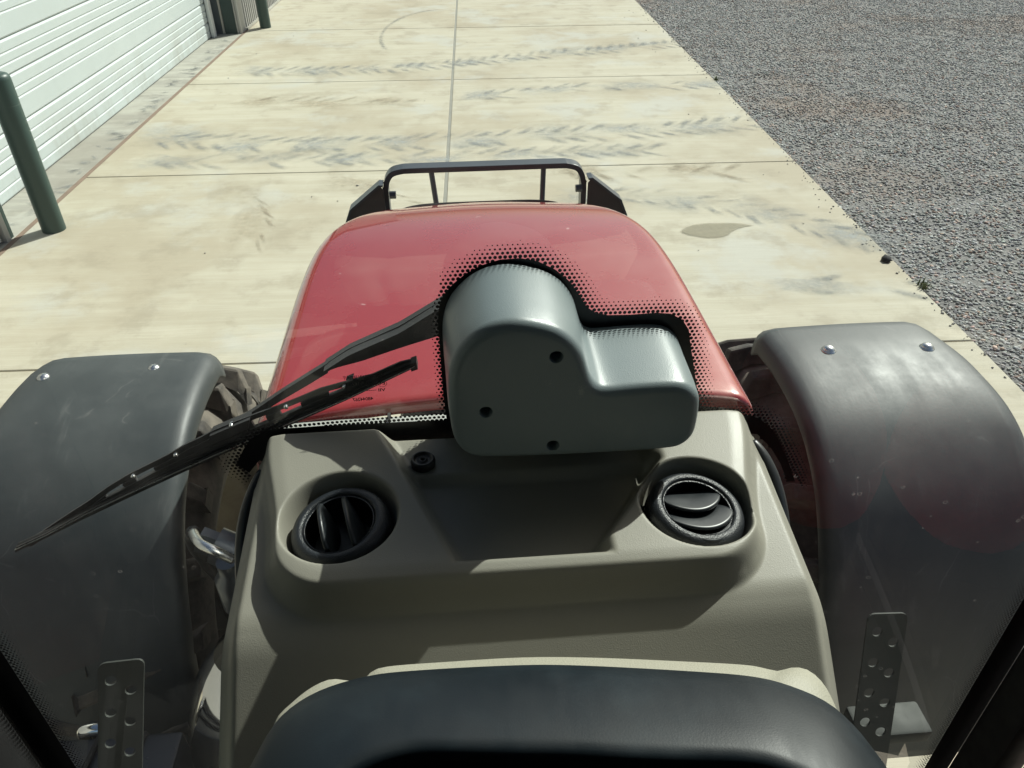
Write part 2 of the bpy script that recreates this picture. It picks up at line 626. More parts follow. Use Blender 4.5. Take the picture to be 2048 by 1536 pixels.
def stones(name, px, py, pz, size, tone, parent=None):
    n = len(px)
    nv = len(iv)
    ya, tx, ty = rs.uniform(0, 6.283, n), rs.normal(0, .28, n), rs.normal(0, .28, n)
    O, I = np.zeros(n), np.ones(n)
    Rz = np.stack([np.stack([np.cos(ya), -np.sin(ya), O], 1), np.stack([np.sin(ya), np.cos(ya), O], 1), np.stack([O, O, I], 1)], 1)
    Rx = np.stack([np.stack([I, O, O], 1), np.stack([O, np.cos(tx), -np.sin(tx)], 1), np.stack([O, np.sin(tx), np.cos(tx)], 1)], 1)
    Ry = np.stack([np.stack([np.cos(ty), O, np.sin(ty)], 1), np.stack([O, I, O], 1), np.stack([-np.sin(ty), O, np.cos(ty)], 1)], 1)
    Q = Rx @ Ry @ Rz
    sc = size[:, None, None] * np.stack([rs.uniform(.7, 1.3, n), rs.uniform(.55, 1.0, n), rs.uniform(.30, .60, n)], 1)[:, None, :]
    jit = rs.uniform(.75, 1.2, (n, nv, 1))
    V = np.einsum('nij,nvj->nvi', Q, iv[None] * jit * sc)
    V += np.stack([px, py, pz], 1)[:, None, :]
    me = bpy.data.meshes.new(name)
    F = (ifc[None] + (np.arange(n) * nv)[:, None, None]).reshape(-1)
    me.vertices.add(n * nv)
    me.vertices.foreach_set('co', V.astype(np.float32).ravel())
    nf = n * len(ifc)
    me.loops.add(nf * 3)
    me.loops.foreach_set('vertex_index', F.astype(np.int32))
    me.polygons.add(nf)
    me.polygons.foreach_set('loop_start', (np.arange(nf) * 3).astype(np.int32))
    me.polygons.foreach_set('loop_total', np.full(nf, 3, np.int32))
    me.update(calc_edges=True)
    me.validate()
    c = np.ones((n, nv, 4), np.float32)
    c[:, :, :3] = tone[:, None, :]
    at = me.attributes.new('tone', 'FLOAT_COLOR', 'POINT')
    at.data.foreach_set('color', c.ravel())
    me.materials.append(MT['stone'])
    return link(bpy.data.objects.new(name, me), parent)


n = 80000
py = 3.0 + 14.5 * rs.uniform(0, 1, n) ** .62
px = 3.06 + rs.uniform(0, 1, n) * np.clip(.6 * py - 1.55, .5, 9)
sz = rs.uniform(.008, .019, n)
g = rs.beta(2.0, 2.2, n)[:, None] * .33 + .18
tone = g * np.array([[.99, .985, .955]]) * rs.uniform(.95, 1.05, (n, 3))
pk = rs.uniform(0, 1, n) < .12
tone[pk] *= np.array([1.2, .9, .78])
tag(stones('gravel_stones', px, py, np.array([yard_z(a, b) for a, b in zip(px, py)]) + rs.uniform(-.002, .006, n), sz, tone),
    'loose crushed grey stones covering the yard beside the pad', 'gravel', kind='stuff')
# pebbles strayed onto the slabs
n = 210
py = rs.uniform(3.2, 15, n)
px = 3.045 - np.abs(rs.normal(0, .05, n))
m3 = rs.uniform(0, 1, n) < .13
px[m3] = 3.0 - np.abs(rs.normal(0, .35, m3.sum()))
m2 = rs.uniform(0, 1, n) < .06
px[m2] = rs.uniform(-3.4, 2.8, m2.sum())
tone = rs.uniform(.20, .42, (n, 1)) * np.array([[1, .96, .90]])
tag(stones('stray_pebbles', px, py, np.full(n, .003), rs.uniform(.004, .012, n), tone),
    'small stray pebbles scattered over the concrete slabs', 'pebbles', kind='stuff')

# tyre tread marks (thin dusty prints) and the damp patch
TV, TF, TS, TC = [], [], [], []


def blob(cx, cy, lx, ly, ang, tone, z, wob=.25, seg=12):
    b = len(TV)
    ca, sa = math.cos(ang), math.sin(ang)
    TV.append((cx, cy, z)); TS.append(1.0); TC.append(tone)
    for ring, s in ((.5, .62), (1.15, 0.0)):
        for q in range(seg):
            t = 2 * math.pi * q / seg
            c, d = math.cos(t), math.sin(t)
            c = math.copysign(abs(c) ** .7, c); d = math.copysign(abs(d) ** .7, d)
            k2 = ring * (1 + rnd.uniform(-wob, wob) * ring)
            x, y = c * lx * k2, d * ly * k2
            y += .12 * (x / max(lx, 1e-6)) ** 2 * ly
            TV.append((cx + ca * x - sa * y, cy + sa * x + ca * y, z)); TS.append(s); TC.append(tone)
    for q in range(seg):
        q2 = (q + 1) % seg
        TF.append((b, b + 1 + q, b + 1 + q2))
        TF.append((b + 1 + q, b + 1 + seg + q, b + 1 + seg + q2, b + 1 + q2))


GREY = (.27, .285, .28, 1)
BROWN = (.31, .27, .20, 1)


def track(path, width, pitch, tone, slant=.7, size=.20, wid=.055, skip=.12, sides=(-1, 1)):
    P = resample(path, max(2, int(sum((Vector(b) - Vector(a)).length for a, b in zip(path, path[1:])) / pitch)))
    for i, p in enumerate(P):
        d = (P[min(i + 1, len(P) - 1)] - P[max(i - 1, 0)]).normalized()
        nn = Vector((-d.y, d.x))
        ha = math.atan2(d.y, d.x)
        if i % 4 == 0:
            bed = tuple(min(1, t_ * 1.5) for t_ in tone[:3]) + (1,)
            q = p + nn * rnd.uniform(-.1, .1)
            blob(q.x, q.y, rnd.uniform(.3, .55), width * rnd.uniform(.35, .6), ha, bed, .0008, wob=.4)
        for sd in sides:
            if rnd.random() < skip:
                continue
            off = width * .27 * sd + rnd.uniform(-.02, .02)
            q = p + nn * off + d * (pitch * .5 if sd > 0 else 0)
            a = ha + sd * (math.pi / 2 - slant)
            blob(q.x, q.y, size * rnd.uniform(.75, 1.1), wid * rnd.uniform(.8, 1.3), a + rnd.uniform(-.08, .08), tone, .0015 + rnd.uniform(0, .0008))


track([(-2.9, 10.95), (-1, 11.0), (.6, 11.5), (3.0, 12.2)], .55, .17, GREY, .55)
track([(-2.6, 9.55), (-1.6, 9.45), (-.9, 9.3)], .45, .17, BROWN, .8, sides=(1,))
track([(.1, 9.6), (1.4, 9.9), (2.9, 9.9)], .5, .21, GREY, .9, skip=.35)
track([(-3.2, 8.2), (-2, 7.95), (-.8, 7.9), (.8, 8.05), (2.2, 8.2), (3.0, 8.35)], .62, .19, GREY, .85, size=.2)
track([(-3.0, 7.5), (-1.6, 7.45), (.2, 7.5), (1.7, 7.55)], .4, .2, GREY, .9, skip=.3)
track([(.95, 6.4), (1.6, 6.35), (2.2, 6.05), (2.75, 5.6), (3.0, 5.3)], .5, .17, GREY, 1.0, size=.13, wid=.038, skip=.1)
track([(.9, 7.0), (1.6, 6.9), (2.3, 6.9)], .4, .22, BROWN, .8, skip=.3)
track([(2.35, 4.7), (2.95, 4.6)], .4, .22, GREY, 1.2, size=.16)
track([(-2.1, 6.6), (-1.9, 6.1), (-1.85, 5.6)], .5, .13, BROWN, 1.3, size=.16, wid=.022, sides=(1,))
track([(-1.1, 6.7), (-.7, 6.3)], .5, .13, BROWN, 1.3, size=.14, wid=.022, sides=(1,))
for q in range(26):
    t = q / 25
    a = math.radians(100 + 110 * t)
    blob(-.6 + .95 * math.cos(a) + .1, 13.2 + 2.0 * math.sin(a), .12, .04, a + 1.57, GREY, .002)
for q in range(60):
    blob(rnd.uniform(-3.9, -3.72), rnd.uniform(6, 13), rnd.uniform(.03, .16), rnd.uniform(.02, .06), rnd.uniform(0, 3), GREY, .0005)
mk = mesh('tyre_tread_marks', TV, TF, 'tread_dust', attrs={'soft': ('FLOAT', TS), 'tone': ('FLOAT_COLOR', TC)})
tag(mk, 'dusty tyre tread prints crossing the concrete slabs', 'tyre marks', kind='stuff')
mk.visible_shadow = True
TV, TF, TS, TC = [], [], [], []
ol = catmull([(1.60, 5.60), (1.66, 5.70), (1.78, 5.755), (1.92, 5.76), (2.02, 5.75), (2.10, 5.74), (2.20, 5.695), (2.12, 5.665), (2.02, 5.60), (1.94, 5.52), (1.82, 5.475), (1.70, 5.51)], 4, True)
cx_, cy_ = 1.86, 5.63
TV.append((cx_, cy_, .0035)); TS.append(1.0)
for sc_, sv in ((.62, 1.0), (1.10, 0.0)):
    for p in ol:
        TV.append((cx_ + (p.x - cx_) * sc_, cy_ + (p.y - cy_) * sc_, .0035)); TS.append(sv)
n = len(ol)
for q in range(n):
    q2 = (q + 1) % n
    TF += [(0, 1 + q, 1 + q2), (1 + q, 1 + n + q, 1 + n + q2, 1 + q2)]
st = mesh('damp_patch', TV, TF, 'damp', attrs={'soft': ('FLOAT', TS)})
tag(st, 'olive brown damp patch on the slab right of the red bonnet', 'stain', kind='stuff')

cl = stones('clod', np.array([2.985]), np.array([5.02]), np.array([.018]), np.array([.05]), np.array([[.02, .02, .021]]))
tag(cl, 'dark lump of dirt lying on the pad edge beside the gravel', 'clod')
for i, (x, y, lab) in enumerate(((3.07, 4.62, 'small green weed tuft at the pad edge nearest the right fender'),
                                 (3.085, 10.15, 'tiny green weed tuft at the far pad edge by the joint'))):
    V, F = [], []
    for q in range(26):
        a = rnd.uniform(0, 6.28); h = rnd.uniform(.025, .06); r = rnd.uniform(.01, .05)
        b0 = Vector((x + rnd.uniform(-.025, .025), y + rnd.uniform(-.04, .04), -.012))
        s = Vector((-math.sin(a), math.cos(a), 0)) * .005
        tip = b0 + Vector((math.cos(a) * r, math.sin(a) * r, h))
        mdl = b0.lerp(tip, .55) + Vector((0, 0, .01))
        nn = len(V)
        V += [b0 - s, b0 + s, mdl + s, mdl - s, tip]
        F += [(nn, nn + 1, nn + 2, nn + 3), (nn + 3, nn + 2, nn + 4)]
    tag(mesh('weed_tuft', V, F, 'grass'), lab, 'weed')

# ------------------------------------------------------------------ metal building with overhead door
bld = empty('garage_building', (-4.3, 9.5, 0))
tag(bld, 'metal clad garage building with a wide white ribbed overhead door', 'building')
OX, OY = 4.3, -9.5


def wall_part(fn, *a, **kw):
    o = fn(*a, **kw)
    o.parent = bld
    o.location = (OX, OY, 0)
    return o


def ribbed(name, y0, y1, x, z0, z1, pitch=.12, depth=.028):
    V, F = [], []
    y = y0
    cols = []
    while y < y1:
        for dy, dx in ((0, 0), (.35, 0), (.45, 1), (.80, 1), (.90, 0)):
            yy = y + dy * pitch
            if yy <= y1:
                cols.append((x + dx * depth, yy))
        y += pitch
    for cx, cy in cols:
        V += [(cx, cy, z0), (cx, cy, z1)]
    for i in range(len(cols) - 1):
        F.append((2 * i, 2 * i + 2, 2 * i + 3, 2 * i + 1))
    return mesh(name, V, F, 'cladding')


DX = -4.12
door = wall_part(mesh, 'overhead_door', *box_geo(DX - .10, DX - .06, 5.72, 13.22, .0, 4.3), 'trim_white')
zs = [0.0, .491, 1.154, 1.817, 2.48, 3.143, 3.806, 4.3]
for i in range(len(zs) - 1):
    z0, z1 = zs[i], zs[i + 1]
    top = z1
    # face profile (offset outward, z), with deep seam at the top edge, a bold step and shallow ribs
    def at(z):
        return z
    prof = [(-.05, z0), (0.004, z0 + .001), (.012, z0 + .014)]
    zb = top - .278 if i else .213
    ribs = [zb - .197, zb - .116, zb + .09, zb + .173]
    pts = []
    for zz in ribs:
        if z0 + .05 < zz < z1 - .05:
            pts.append((zz, 's'))
    if z0 + .05 < zb < z1 - .03:
        pts.append((zb, 'b'))
    for zz, kd in sorted(pts):
        if kd == 's':
            prof += [(.012, zz - .012), (.004, zz - .002), (.004, zz + .004), (.012, zz + .010)]
        else:
            prof += [(.012, zz - .022), (-.006, zz - .004), (-.006, zz + .006), (.012, zz + .012)]
    prof += [(.012, z1 - .024), (-.004, z1 - .007), (-.05, z1 - .005)]
    V = []
    for yy in (5.74, 13.2):
        for dx, zz in prof:
            V.append((DX + dx, yy, zz))
    n = len(prof)
    F = [(j, n + j, n + j + 1, j + 1) for j in range(n - 1)] + [tuple(range(n - 1, -1, -1)), tuple(range(n, 2 * n))]
    o = mesh('door_panel', V, F, 'door', door)
wall_part(box, 'door_seal', DX - .03, DX + .004, 5.74, 13.2, -.004, .0005, 'matte_black')
# far side of the opening
wall_part(box, 'door_stop', DX + .02, DX + .07, 13.16, 13.30, -.003, 4.3, 'trim_white', bevel=.006)
wall_part(box, 'jamb_lining', DX - .05, -3.70, 13.46, 13.6, -.003, 4.5, 'jamb_blue')
wall_part(box, 'jamb_strip', -3.985, -3.955, 13.43, 13.457, -.003, 4.5, 'trim_beige')
wall_part(box, 'jamb_board', -3.945, -3.765, 13.435, 13.457, -.003, 4.5, 'green_trim')
wall_part(box, 'corner_trim', -3.755, -3.735, 13.41, 13.62, -.003, 4.5, 'trim_grey', bevel=.004)
wall_part(box, 'corner_trim', -3.73, -3.69, 13.43, 13.72, -.003, 4.5, 'trim_grey', bevel=.004)
# near side of the opening
wall_part(box, 'jamb_lining', DX - .05, -3.76, 5.62, 5.735, -.003, 4.5, 'jamb_blue')
wall_part(box, 'green_corner_trim', -3.76, -3.715, 5.80, 5.86, -.003, 4.5, 'green_trim', bevel=.004)
wall_part(box, 'corner_trim', -3.76, -3.705, 5.735, 5.799, -.003, 4.5, 'trim_grey', bevel=.004)
# clad walls
wall_part(ribbed, 'clad_wall', 13.73, 30, -3.71, .03, 5.2)
wall_part(ribbed, 'clad_wall', -4.0, 5.72, -3.75, .03, 5.2)
wall_part(ribbed, 'lintel_wall', 5.735, 13.46, -3.74, 4.31, 5.2)
wall_part(box, 'footing', -3.78, -3.66, 13.73, 30, -.08, .028, 'apron')
wall_part(box, 'footing', -3.80, -3.70, -4, 5.61, -.08, .028, 'apron')
wall_part(mesh, 'roof', [(-3.45, -4.3, 5.15), (-3.45, 30.3, 5.15), (-10, 30.3, 6.9), (-10, -4.3, 6.9),
                         (-3.45, -4.3, 5.25), (-3.45, 30.3, 5.25), (-10, 30.3, 7.0), (-10, -4.3, 7.0)],
          [(0, 3, 2, 1), (4, 5, 6, 7), (0, 1, 5, 4), (1, 2, 6, 5), (2, 3, 7, 6), (3, 0, 4, 7)], 'jamb_blue')
wall_part(box, 'inner_wall', -10, -4.6, -4, 30, 0, 5.1, 'cladding')


def bollard(x, y, label, h=1.215, r=.0885):
    prof = [(.0, 0), (r * .985, 0), (r, .006), (r, h - .05), (r * .97, h - .03), (r * .84, h - .012), (r * .55, h - .002), (0, h + .004)]
    V, F = lathe_geo(prof, 40)
    o = mesh('bollard', V, F, 'bollard', smooth=True)
    autosmooth(o, 50)
    o.location = (x, y, -.001)
    tag(o, label, 'bollard', 'green bollards guarding the overhead door')
    return o


bollard(-3.445, 5.965, 'thick dark green bollard at the near end of the white garage door')
bollard(-3.41, 13.87, 'dark green bollard by the far door jamb and ribbed wall')

# ------------------------------------------------------------------ tractor
trac = empty('tractor', (0, 0, 0), math.radians(1.85))
tag(trac, 'red tractor seen from its cab over the dash, wiper and bonnet', 'tractor')


def T(o):
    o.parent = trac
    return o


CXT = .081

# ---- bonnet
HOOD = []
ny_, ns_ = 90, 64


def hood_z(y):
    return 1.705 - .092 * max(0, (y - 1.88) / .52) ** 2.3


def hood_w(y):
    t = min(1, max(0, (y - 1.5) / .92))
    return max(.001, .490 * (1 - t ** 3.5) ** (1 / 2.45))


yy_ = [1.166, 1.167, 1.170, 1.178, 1.19] + list(np.linspace(1.22, 2.25, 48)) + list(2.42 - .155 * np.linspace(1, 0, 34) ** 2)
rear_drop = {0: -.028, 1: -.014, 2: -.006, 3: -.0015, 4: 0}
V = []
sec = []
for s in range(ns_):
    a = -1 + 2 * s / (ns_ - 1)
    sec.append(a)
for i, y in enumerate(yy_):
    zt = hood_z(y) + rear_drop.get(i, 0)
    W = hood_w(y)
    for a in sec:
        u = abs(a)
        sg = 1 if a >= 0 else -1
        if u < .62:
            q = u / .62
            x = q * max(W - .045, W * .3)
            z = zt - .010 * q ** 2
        elif u < .80:
            q = (u - .62) / .18 * math.pi / 2
            x = max(W - .045, W * .3) + min(.045, W * .7) * math.sin(q)
            z = zt - .010 - .045 * (1 - math.cos(q)) * 1.0
        else:
            q = (u - .80) / .20
            x = W + .012 * q * min(1, W / .2)
            z = zt - .055 - .13 * q
        V.append((CXT + sg * x, y + .046 * (1 - (x / .488) ** 2) * max(0, 1 - (y - 1.166) / .35), z))
F = grid_faces(len(yy_), ns_)
hood = T(mesh('bonnet', V, F, 'red', smooth=True))
autosmooth(hood, 60)
# front lip of the bonnet (dark shut line)
V, F = tube_geo([(CXT + x, 2.372 - .055 * abs(x / .27) ** 3, hood_z(2.372 - .055 * abs(x / .27) ** 3) - .003 - .02 * abs(x / .27) ** 6) for x in np.linspace(-.27, .27, 31)], .006, 6)
mesh('shut_line', V, F, 'matte_black', hood)
# cowl between bonnet and cab, engine
T(box('cowl', -.36, .36, 1.06, 1.19, 1.45, 1.684, 'cowl', bevel=.01))
T(box('cowl_seal', -.152, -.146, 1.05, 1.192, 1.60, 1.688, 'matte_black'))
for sg in (-1, 1):
    xg = CXT + sg * .475
    gr = T(box('side_grille', xg - .012, xg + .012, 1.18, 2.02, 1.12, 1.545, 'matte_black', bevel=.008))
    for q in range(9):
        box('grille_slat', xg - .017, xg + .017, 1.22, 1.98, 1.16 + q * .042, 1.172 + q * .042, 'iron', gr)
T(box('engine_block', -.20, .36, .75, 2.35, .55, 1.2, 'iron', bevel=.04))
T(box('front_axle', -.85, 1.0, 1.52, 1.68, .55, .74, 'iron', bevel=.03))

# ---- front guard
GY = 2.80
gp = [(-.257, GY, 1.20), (-.257, GY, 1.49), (-.255, GY, 1.525), (-.246, GY, 1.556), (-.228, GY, 1.577), (-.195, GY, 1.586), (-.15, GY, 1.588), (.10, GY, 1.588), (.38, GY, 1.588), (.425, GY, 1.586),
      (.457, GY, 1.577), (.475, GY, 1.556), (.484, GY, 1.525), (.487, GY, 1.49), (.49, GY, 1.20)]
gcp = catmull(gp, 4)


def bar_geo(path, wy, wn):
    """flat bar: path in the XZ plane, wy deep along Y, wn thick in the plane"""
    V, F = [], []
    for i, p in enumerate(path):
        d = (path[min(i + 1, len(path) - 1)] - path[max(i - 1, 0)]).normalized()
        nrm = Vector((-d.z, 0, d.x))
        for a, b2 in ((-1, -1), (1, -1), (1, 1), (-1, 1)):
            V.append(p + Vector((0, wy / 2 * a, 0)) + nrm * (wn / 2 * b2))
    n = len(path)
    for i in range(n - 1):
        for s in range(4):
            s2 = (s + 1) % 4
            F.append((i * 4 + s, i * 4 + s2, i * 4 + 4 + s2, i * 4 + 4 + s))
    F += [(3, 2, 1, 0), (n * 4 - 4, n * 4 - 3, n * 4 - 2, n * 4 - 1)]
    return V, F


V, F = bar_geo(gcp, .058, .020)
guard = T(mesh('front_guard', V, F, 'guard'))
bv2 = guard.modifiers.new('round', 'BEVEL'); bv2.width = .004; bv2.segments = 2; bv2.angle_limit = math.radians(50)
for xt, xb in ((-.085, -.05), (.335, .315)):
    V, F = tube_geo([(xt, GY - .005, 1.584), (xb, GY - .10, 1.25)], .010, 8)
    mesh('upright', V, F, 'guard', guard)
for sg, x0 in ((-1, -.262), (1, .497)):
    o = []
    pl = [(0, 1.53), (.012, 1.545), (.125, 1.455), (.15, 1.40), (.155, 1.22), (0, 1.20)]
    V = [(x0 + sg * a, GY - .06, z) for a, z in pl] + [(x0 + sg * a, GY - .054, z) for a, z in pl]
    n = len(pl)
    F = [tuple(range(n)), tuple(range(2 * n - 1, n - 1, -1))] + [(i, i + n, (i + 1) % n + n, (i + 1) % n) for i in range(n)]
    mesh('side_plate', V, F, 'guard_plate', guard)
    V, F = bar_geo([Vector((x0 + sg * a, GY - .04, z)) for a, z in ((.0, 1.548), (.013, 1.55), (.128, 1.459), (.153, 1.40), (.158, 1.22))], .055, .008)
    mesh('plate_flange', V, F, 'guard', guard)
    V, F = lathe_geo([(0, -.012), (.014, -.012), (.014, .012), (0, .012)], 6, 'X', (x0 - sg * .03, GY - .03, 1.50))
    mesh('bolt', V, F, 'guard', guard)


# ---- fenders and wheels
def fender(xi, xo, sgn, dy, dz, cut):
    """xi inner edge, xo outer edge, sgn +1 on the right"""
    prof = [(1.875, 1.425), (1.80, 1.435), (1.70, 1.443), (1.60, 1.440), (1.50, 1.425), (1.40, 1.390), (1.30, 1.325), (1.22, 1.240), (1.15, 1.130), (1.09, .99), (1.04, .82), (1.00, .60)]
    P = resample(catmull([(a + dy, b + dz) for a, b in prof], 5), 56)
    P = [Vector((p.x, p.y)) for p in P]
    w = abs(xo - xi)
    cs = []
    # cross section: (across 0..w from the inner edge, depth below the skin)
    cs += [(.012, .062), (.002, .058), (0, .05), (.002, .030), (.009, .016), (.022, .006), (.040, .001)]
    cs += [(w * t, 0.0 - .006 * math.sin(math.pi * t)) for t in np.linspace(.14, .86, 14)]
    cs += [(w - .050, .001), (w - .028, .006), (w - .012, .018), (w - .004, .034), (w, .052), (w - .003, .066), (w - .014, .068)]
    V = []
    for i, p in enumerate(P):
        d = (P[min(i + 1, len(P) - 1)] - P[max(i - 1, 0)]).normalized()
        nrm = Vector((d.y, -d.x))
        if nrm.y < 0 and i < 40:
            nrm = -nrm
        if nrm.x > .2 and i > 20:
            nrm = -nrm
        for j, (a, dep) in enumerate(cs):
            t = a / w
            q = p.copy()
            # front corners rounded in plan, more at the outer corner
            k2 = 0
            if t > .80:
                k2 = cut * ((t - .80) / .20) ** 2.2
            if t < .12:
                k2 = .035 * ((.12 - t) / .12) ** 2
            fall = max(0, 1 - i / 30)
            q = q - Vector((k2 * fall, 0.0))
            drop = k2 * fall * .12
            q = q - nrm * (dep if i > 1 else dep + .012 * (2 - i))
            V.append((xi + sgn * a, q.x, q.y - drop))
    o = T(mesh('front_fender', V, grid_faces(len(P), len(cs)), 'fender', smooth=True))
    so = o.modifiers.new('thick', 'SOLIDIFY'); so.thickness = .006; so.offset = -1 if sgn > 0 else 1
    return o


FL = fender(-.685, -1.205, -1, .045, -.015, .10)
FR = fender(.842, 1.385, 1, .0, 0, .17)


def dome_bolt(x, y, z, parent, r=.0165):
    V, F = lathe_geo([(0, .011), (r * .35, .0105), (r * .7, .008), (r * .93, .004), (r, 0), (r * 1.2, -.001), (r * 1.2, -.006)], 18)
    o = mesh('bolt', V, F, 'zinc', parent, smooth=True)
    o.location = (x, y, z)


dome_bolt(-1.115, 1.765, 1.428, FL)
dome_bolt(-.835, 1.785, 1.426, FL)
dome_bolt(.99, 1.68, 1.450, FR)
dome_bolt(1.262, 1.670, 1.449, FR)


def wheel(xc, sgn):
    ya, za, R, hw = 1.715, .705, .60, .235
    t = T(mesh('front_tyre', *lathe_geo([(.33, -hw * .72), (.37, -hw * .98), (.45, -hw * 1.08), (.525, -hw * 1.04), (.575, -hw * .88), (.60, -hw * .5), (.605, 0),
                                     (.60, hw * .5), (.575, hw * .88), (.525, hw * 1.04), (.45, hw * 1.08), (.37, hw * .98), (.33, hw * .72)], 72, 'X', (xc, ya, za)), 'rubber', smooth=True))
    parts = []
    nl = 20
    for i in range(nl):
        for sd in (-1, 1):
            th0 = 2 * math.pi * (i + (.5 if sd > 0 else 0)) / nl + .11
            st_ = [(-.02, .600, .645, 0.0), (.10, .600, .647, .075), (.185, .592, .645, .135), (.240, .560, .630, .16), (.262, .515, .560, .17)]
            V = []
            for a, rb, rt, dt in st_:
                for (rr, tw) in ((rb, -.052), (rt, -.034), (rt, .034), (rb, .052)):
                    th = th0 - dt + tw
                    V.append((xc + sd * a, ya + rr * math.cos(th), za + rr * math.sin(th)))
            F = []
            for q in range(len(st_) - 1):
                for e in range(3):
                    F.append((q * 4 + e, q * 4 + e + 1, q * 4 + 5 + e, q * 4 + 4 + e))
            F += [(0, 1, 2, 3), tuple((len(st_) - 1) * 4 + e for e in (3, 2, 1, 0))]
            parts.append((V, F))
    lugs = mesh('tread_lugs', *join_geo(parts), 'rubber', t)
    b = lugs.modifiers.new('soft', 'BEVEL'); b.width = .008; b.segments = 2
    rim = mesh('rim', *lathe_geo([(.345, -hw * .75), (.365, -hw * .80), (.37, -hw * .72), (.33, -hw * .6), (.315, -hw * .2), (.30, hw * .1), (.16, hw * .25), (.1, hw * .25), (0, hw * .25)], 64, 'X', (xc, ya, za)) if sgn > 0 else
               lathe_geo([(.345, hw * .75), (.365, hw * .80), (.37, hw * .72), (.33, hw * .6), (.315, hw * .2), (.30, -hw * .1), (.16, -hw * .25), (.1, -hw * .25), (0, -hw * .25)], 64, 'X', (xc, ya, za)), 'rim', t, smooth=True)
    return t


wheel(-.935, -1)
wheel(1.06, 1)
# steering knuckle, hydraulic ram and tie rod on the left side
kn = T(mesh('steering_knuckle', *join_geo([lathe_geo([(0, -.16), (.06, -.16), (.075, -.12), (.075, .12), (.055, .17), (0, .18)], 20, 'Z', (-.70, 1.58, .74)),
                                      tube_geo([(-.74, 1.58, .72), (-.86, 1.60, .68)], .09, 16)]), 'iron', smooth=True))
rm = T(mesh('steering_ram', *tube_geo([(-.08, 1.36, .76), (-.42, 1.36, .78)], .04, 16), 'hydraulic', smooth=True))
mesh('ram_rod', *tube_geo([(-.42, 1.36, .78), (-.68, 1.42, .80)], .018, 12), 'chrome', rm, smooth=True)
mesh('ram_hose', *tube_geo(catmull([(-.15, 1.34, .82), (-.22, 1.25, .98), (-.38, 1.22, 1.0), (-.42, 1.3, .84)], 6), .014, 8), 'wiper_rubber', rm, smooth=True)
# mirror-polished shell added for its reflections, low on the left of the cab
V, F = [], []
for i in range(25):
    t = i / 24
    z = .30 + .86 * t
    for j in range(33):
        a = math.radians(60 + 210 * j / 32)
        r = .19 * (1 - .62 * abs(2 * t - 1) ** 3.0)
        V.append((-.50 + r * math.cos(a), 1.05 + .02 * t + r * math.sin(a), z))
F = grid_faces(25, 33)
T(mesh('mirror_shell', V, F, 'chrome', smooth=True))
fit = T(mesh('hydraulic_valve', *join_geo([tube_geo([(-.42, 1.10, 1.38), (-.52, 1.12, 1.43)], .038, 18), tube_geo([(-.52, 1.12, 1.43), (-.55, 1.125, 1.445)], .026, 6),
                                          lathe_geo([(0, -.05), (.034, -.05), (.034, .03), (.022, .045), (.022, .075), (0, .075)], 18, 'Z', (-.485, 1.07, 1.36))]), 'hydraulic', smooth=True))
autosmooth(fit, 40)
mesh('fitting', *tube_geo(catmull([(-.47, 1.06, 1.45), (-.49, 1.05, 1.485), (-.525, 1.07, 1.49), (-.555, 1.12, 1.47)], 5), .0095, 10), 'zinc', fit, smooth=True)
mesh('hose', *tube_geo(catmull([(-.555, 1.12, 1.47), (-.59, 1.18, 1.36), (-.58, 1.25, 1.15), (-.50, 1.30, .95)], 6), .014, 10), 'wiper_rubber', fit, smooth=True)
mesh('hose', *tube_geo(catmull([(-.47, 1.04, 1.31), (-.50, 1.00, 1.2), (-.54, 1.02, 1.05), (-.50, 1.1, .8)], 6), .014, 10), 'wiper_rubber', fit, smooth=True)

# ---- rear fenders and tyres beside the cab (behind the camera, mirrored faintly in the glass)
for sg in (-1, 1):
    xi_, xo_ = .083 + sg * .82, .083 + sg * 1.32
    V = []
    for q in range(31):
        a = math.radians(8 + 150 * q / 30)
        for (u, r) in ((0, .86), (0, .93), (.04, .965), (.12, .975), (.5, .98), (.88, .975), (.96, .965), (1, .93), (1, .90)):
            V.append((xi_ + (xo_ - xi_) * u, -.95 + r * math.cos(a), .80 + r * math.sin(a)))
    T(mesh('rear_fender', V, grid_faces(31, 9), 'red', smooth=True))
    xm = .083 + sg * 1.08
    T(mesh('rear_tyre', *lathe_geo([(.48, -.2), (.60, -.25), (.75, -.25), (.82, -.2), (.84, 0), (.82, .2), (.75, .25), (.60, .25), (.48, .2)], 48, 'X', (xm, -.95, .84)), 'rubber', smooth=True))
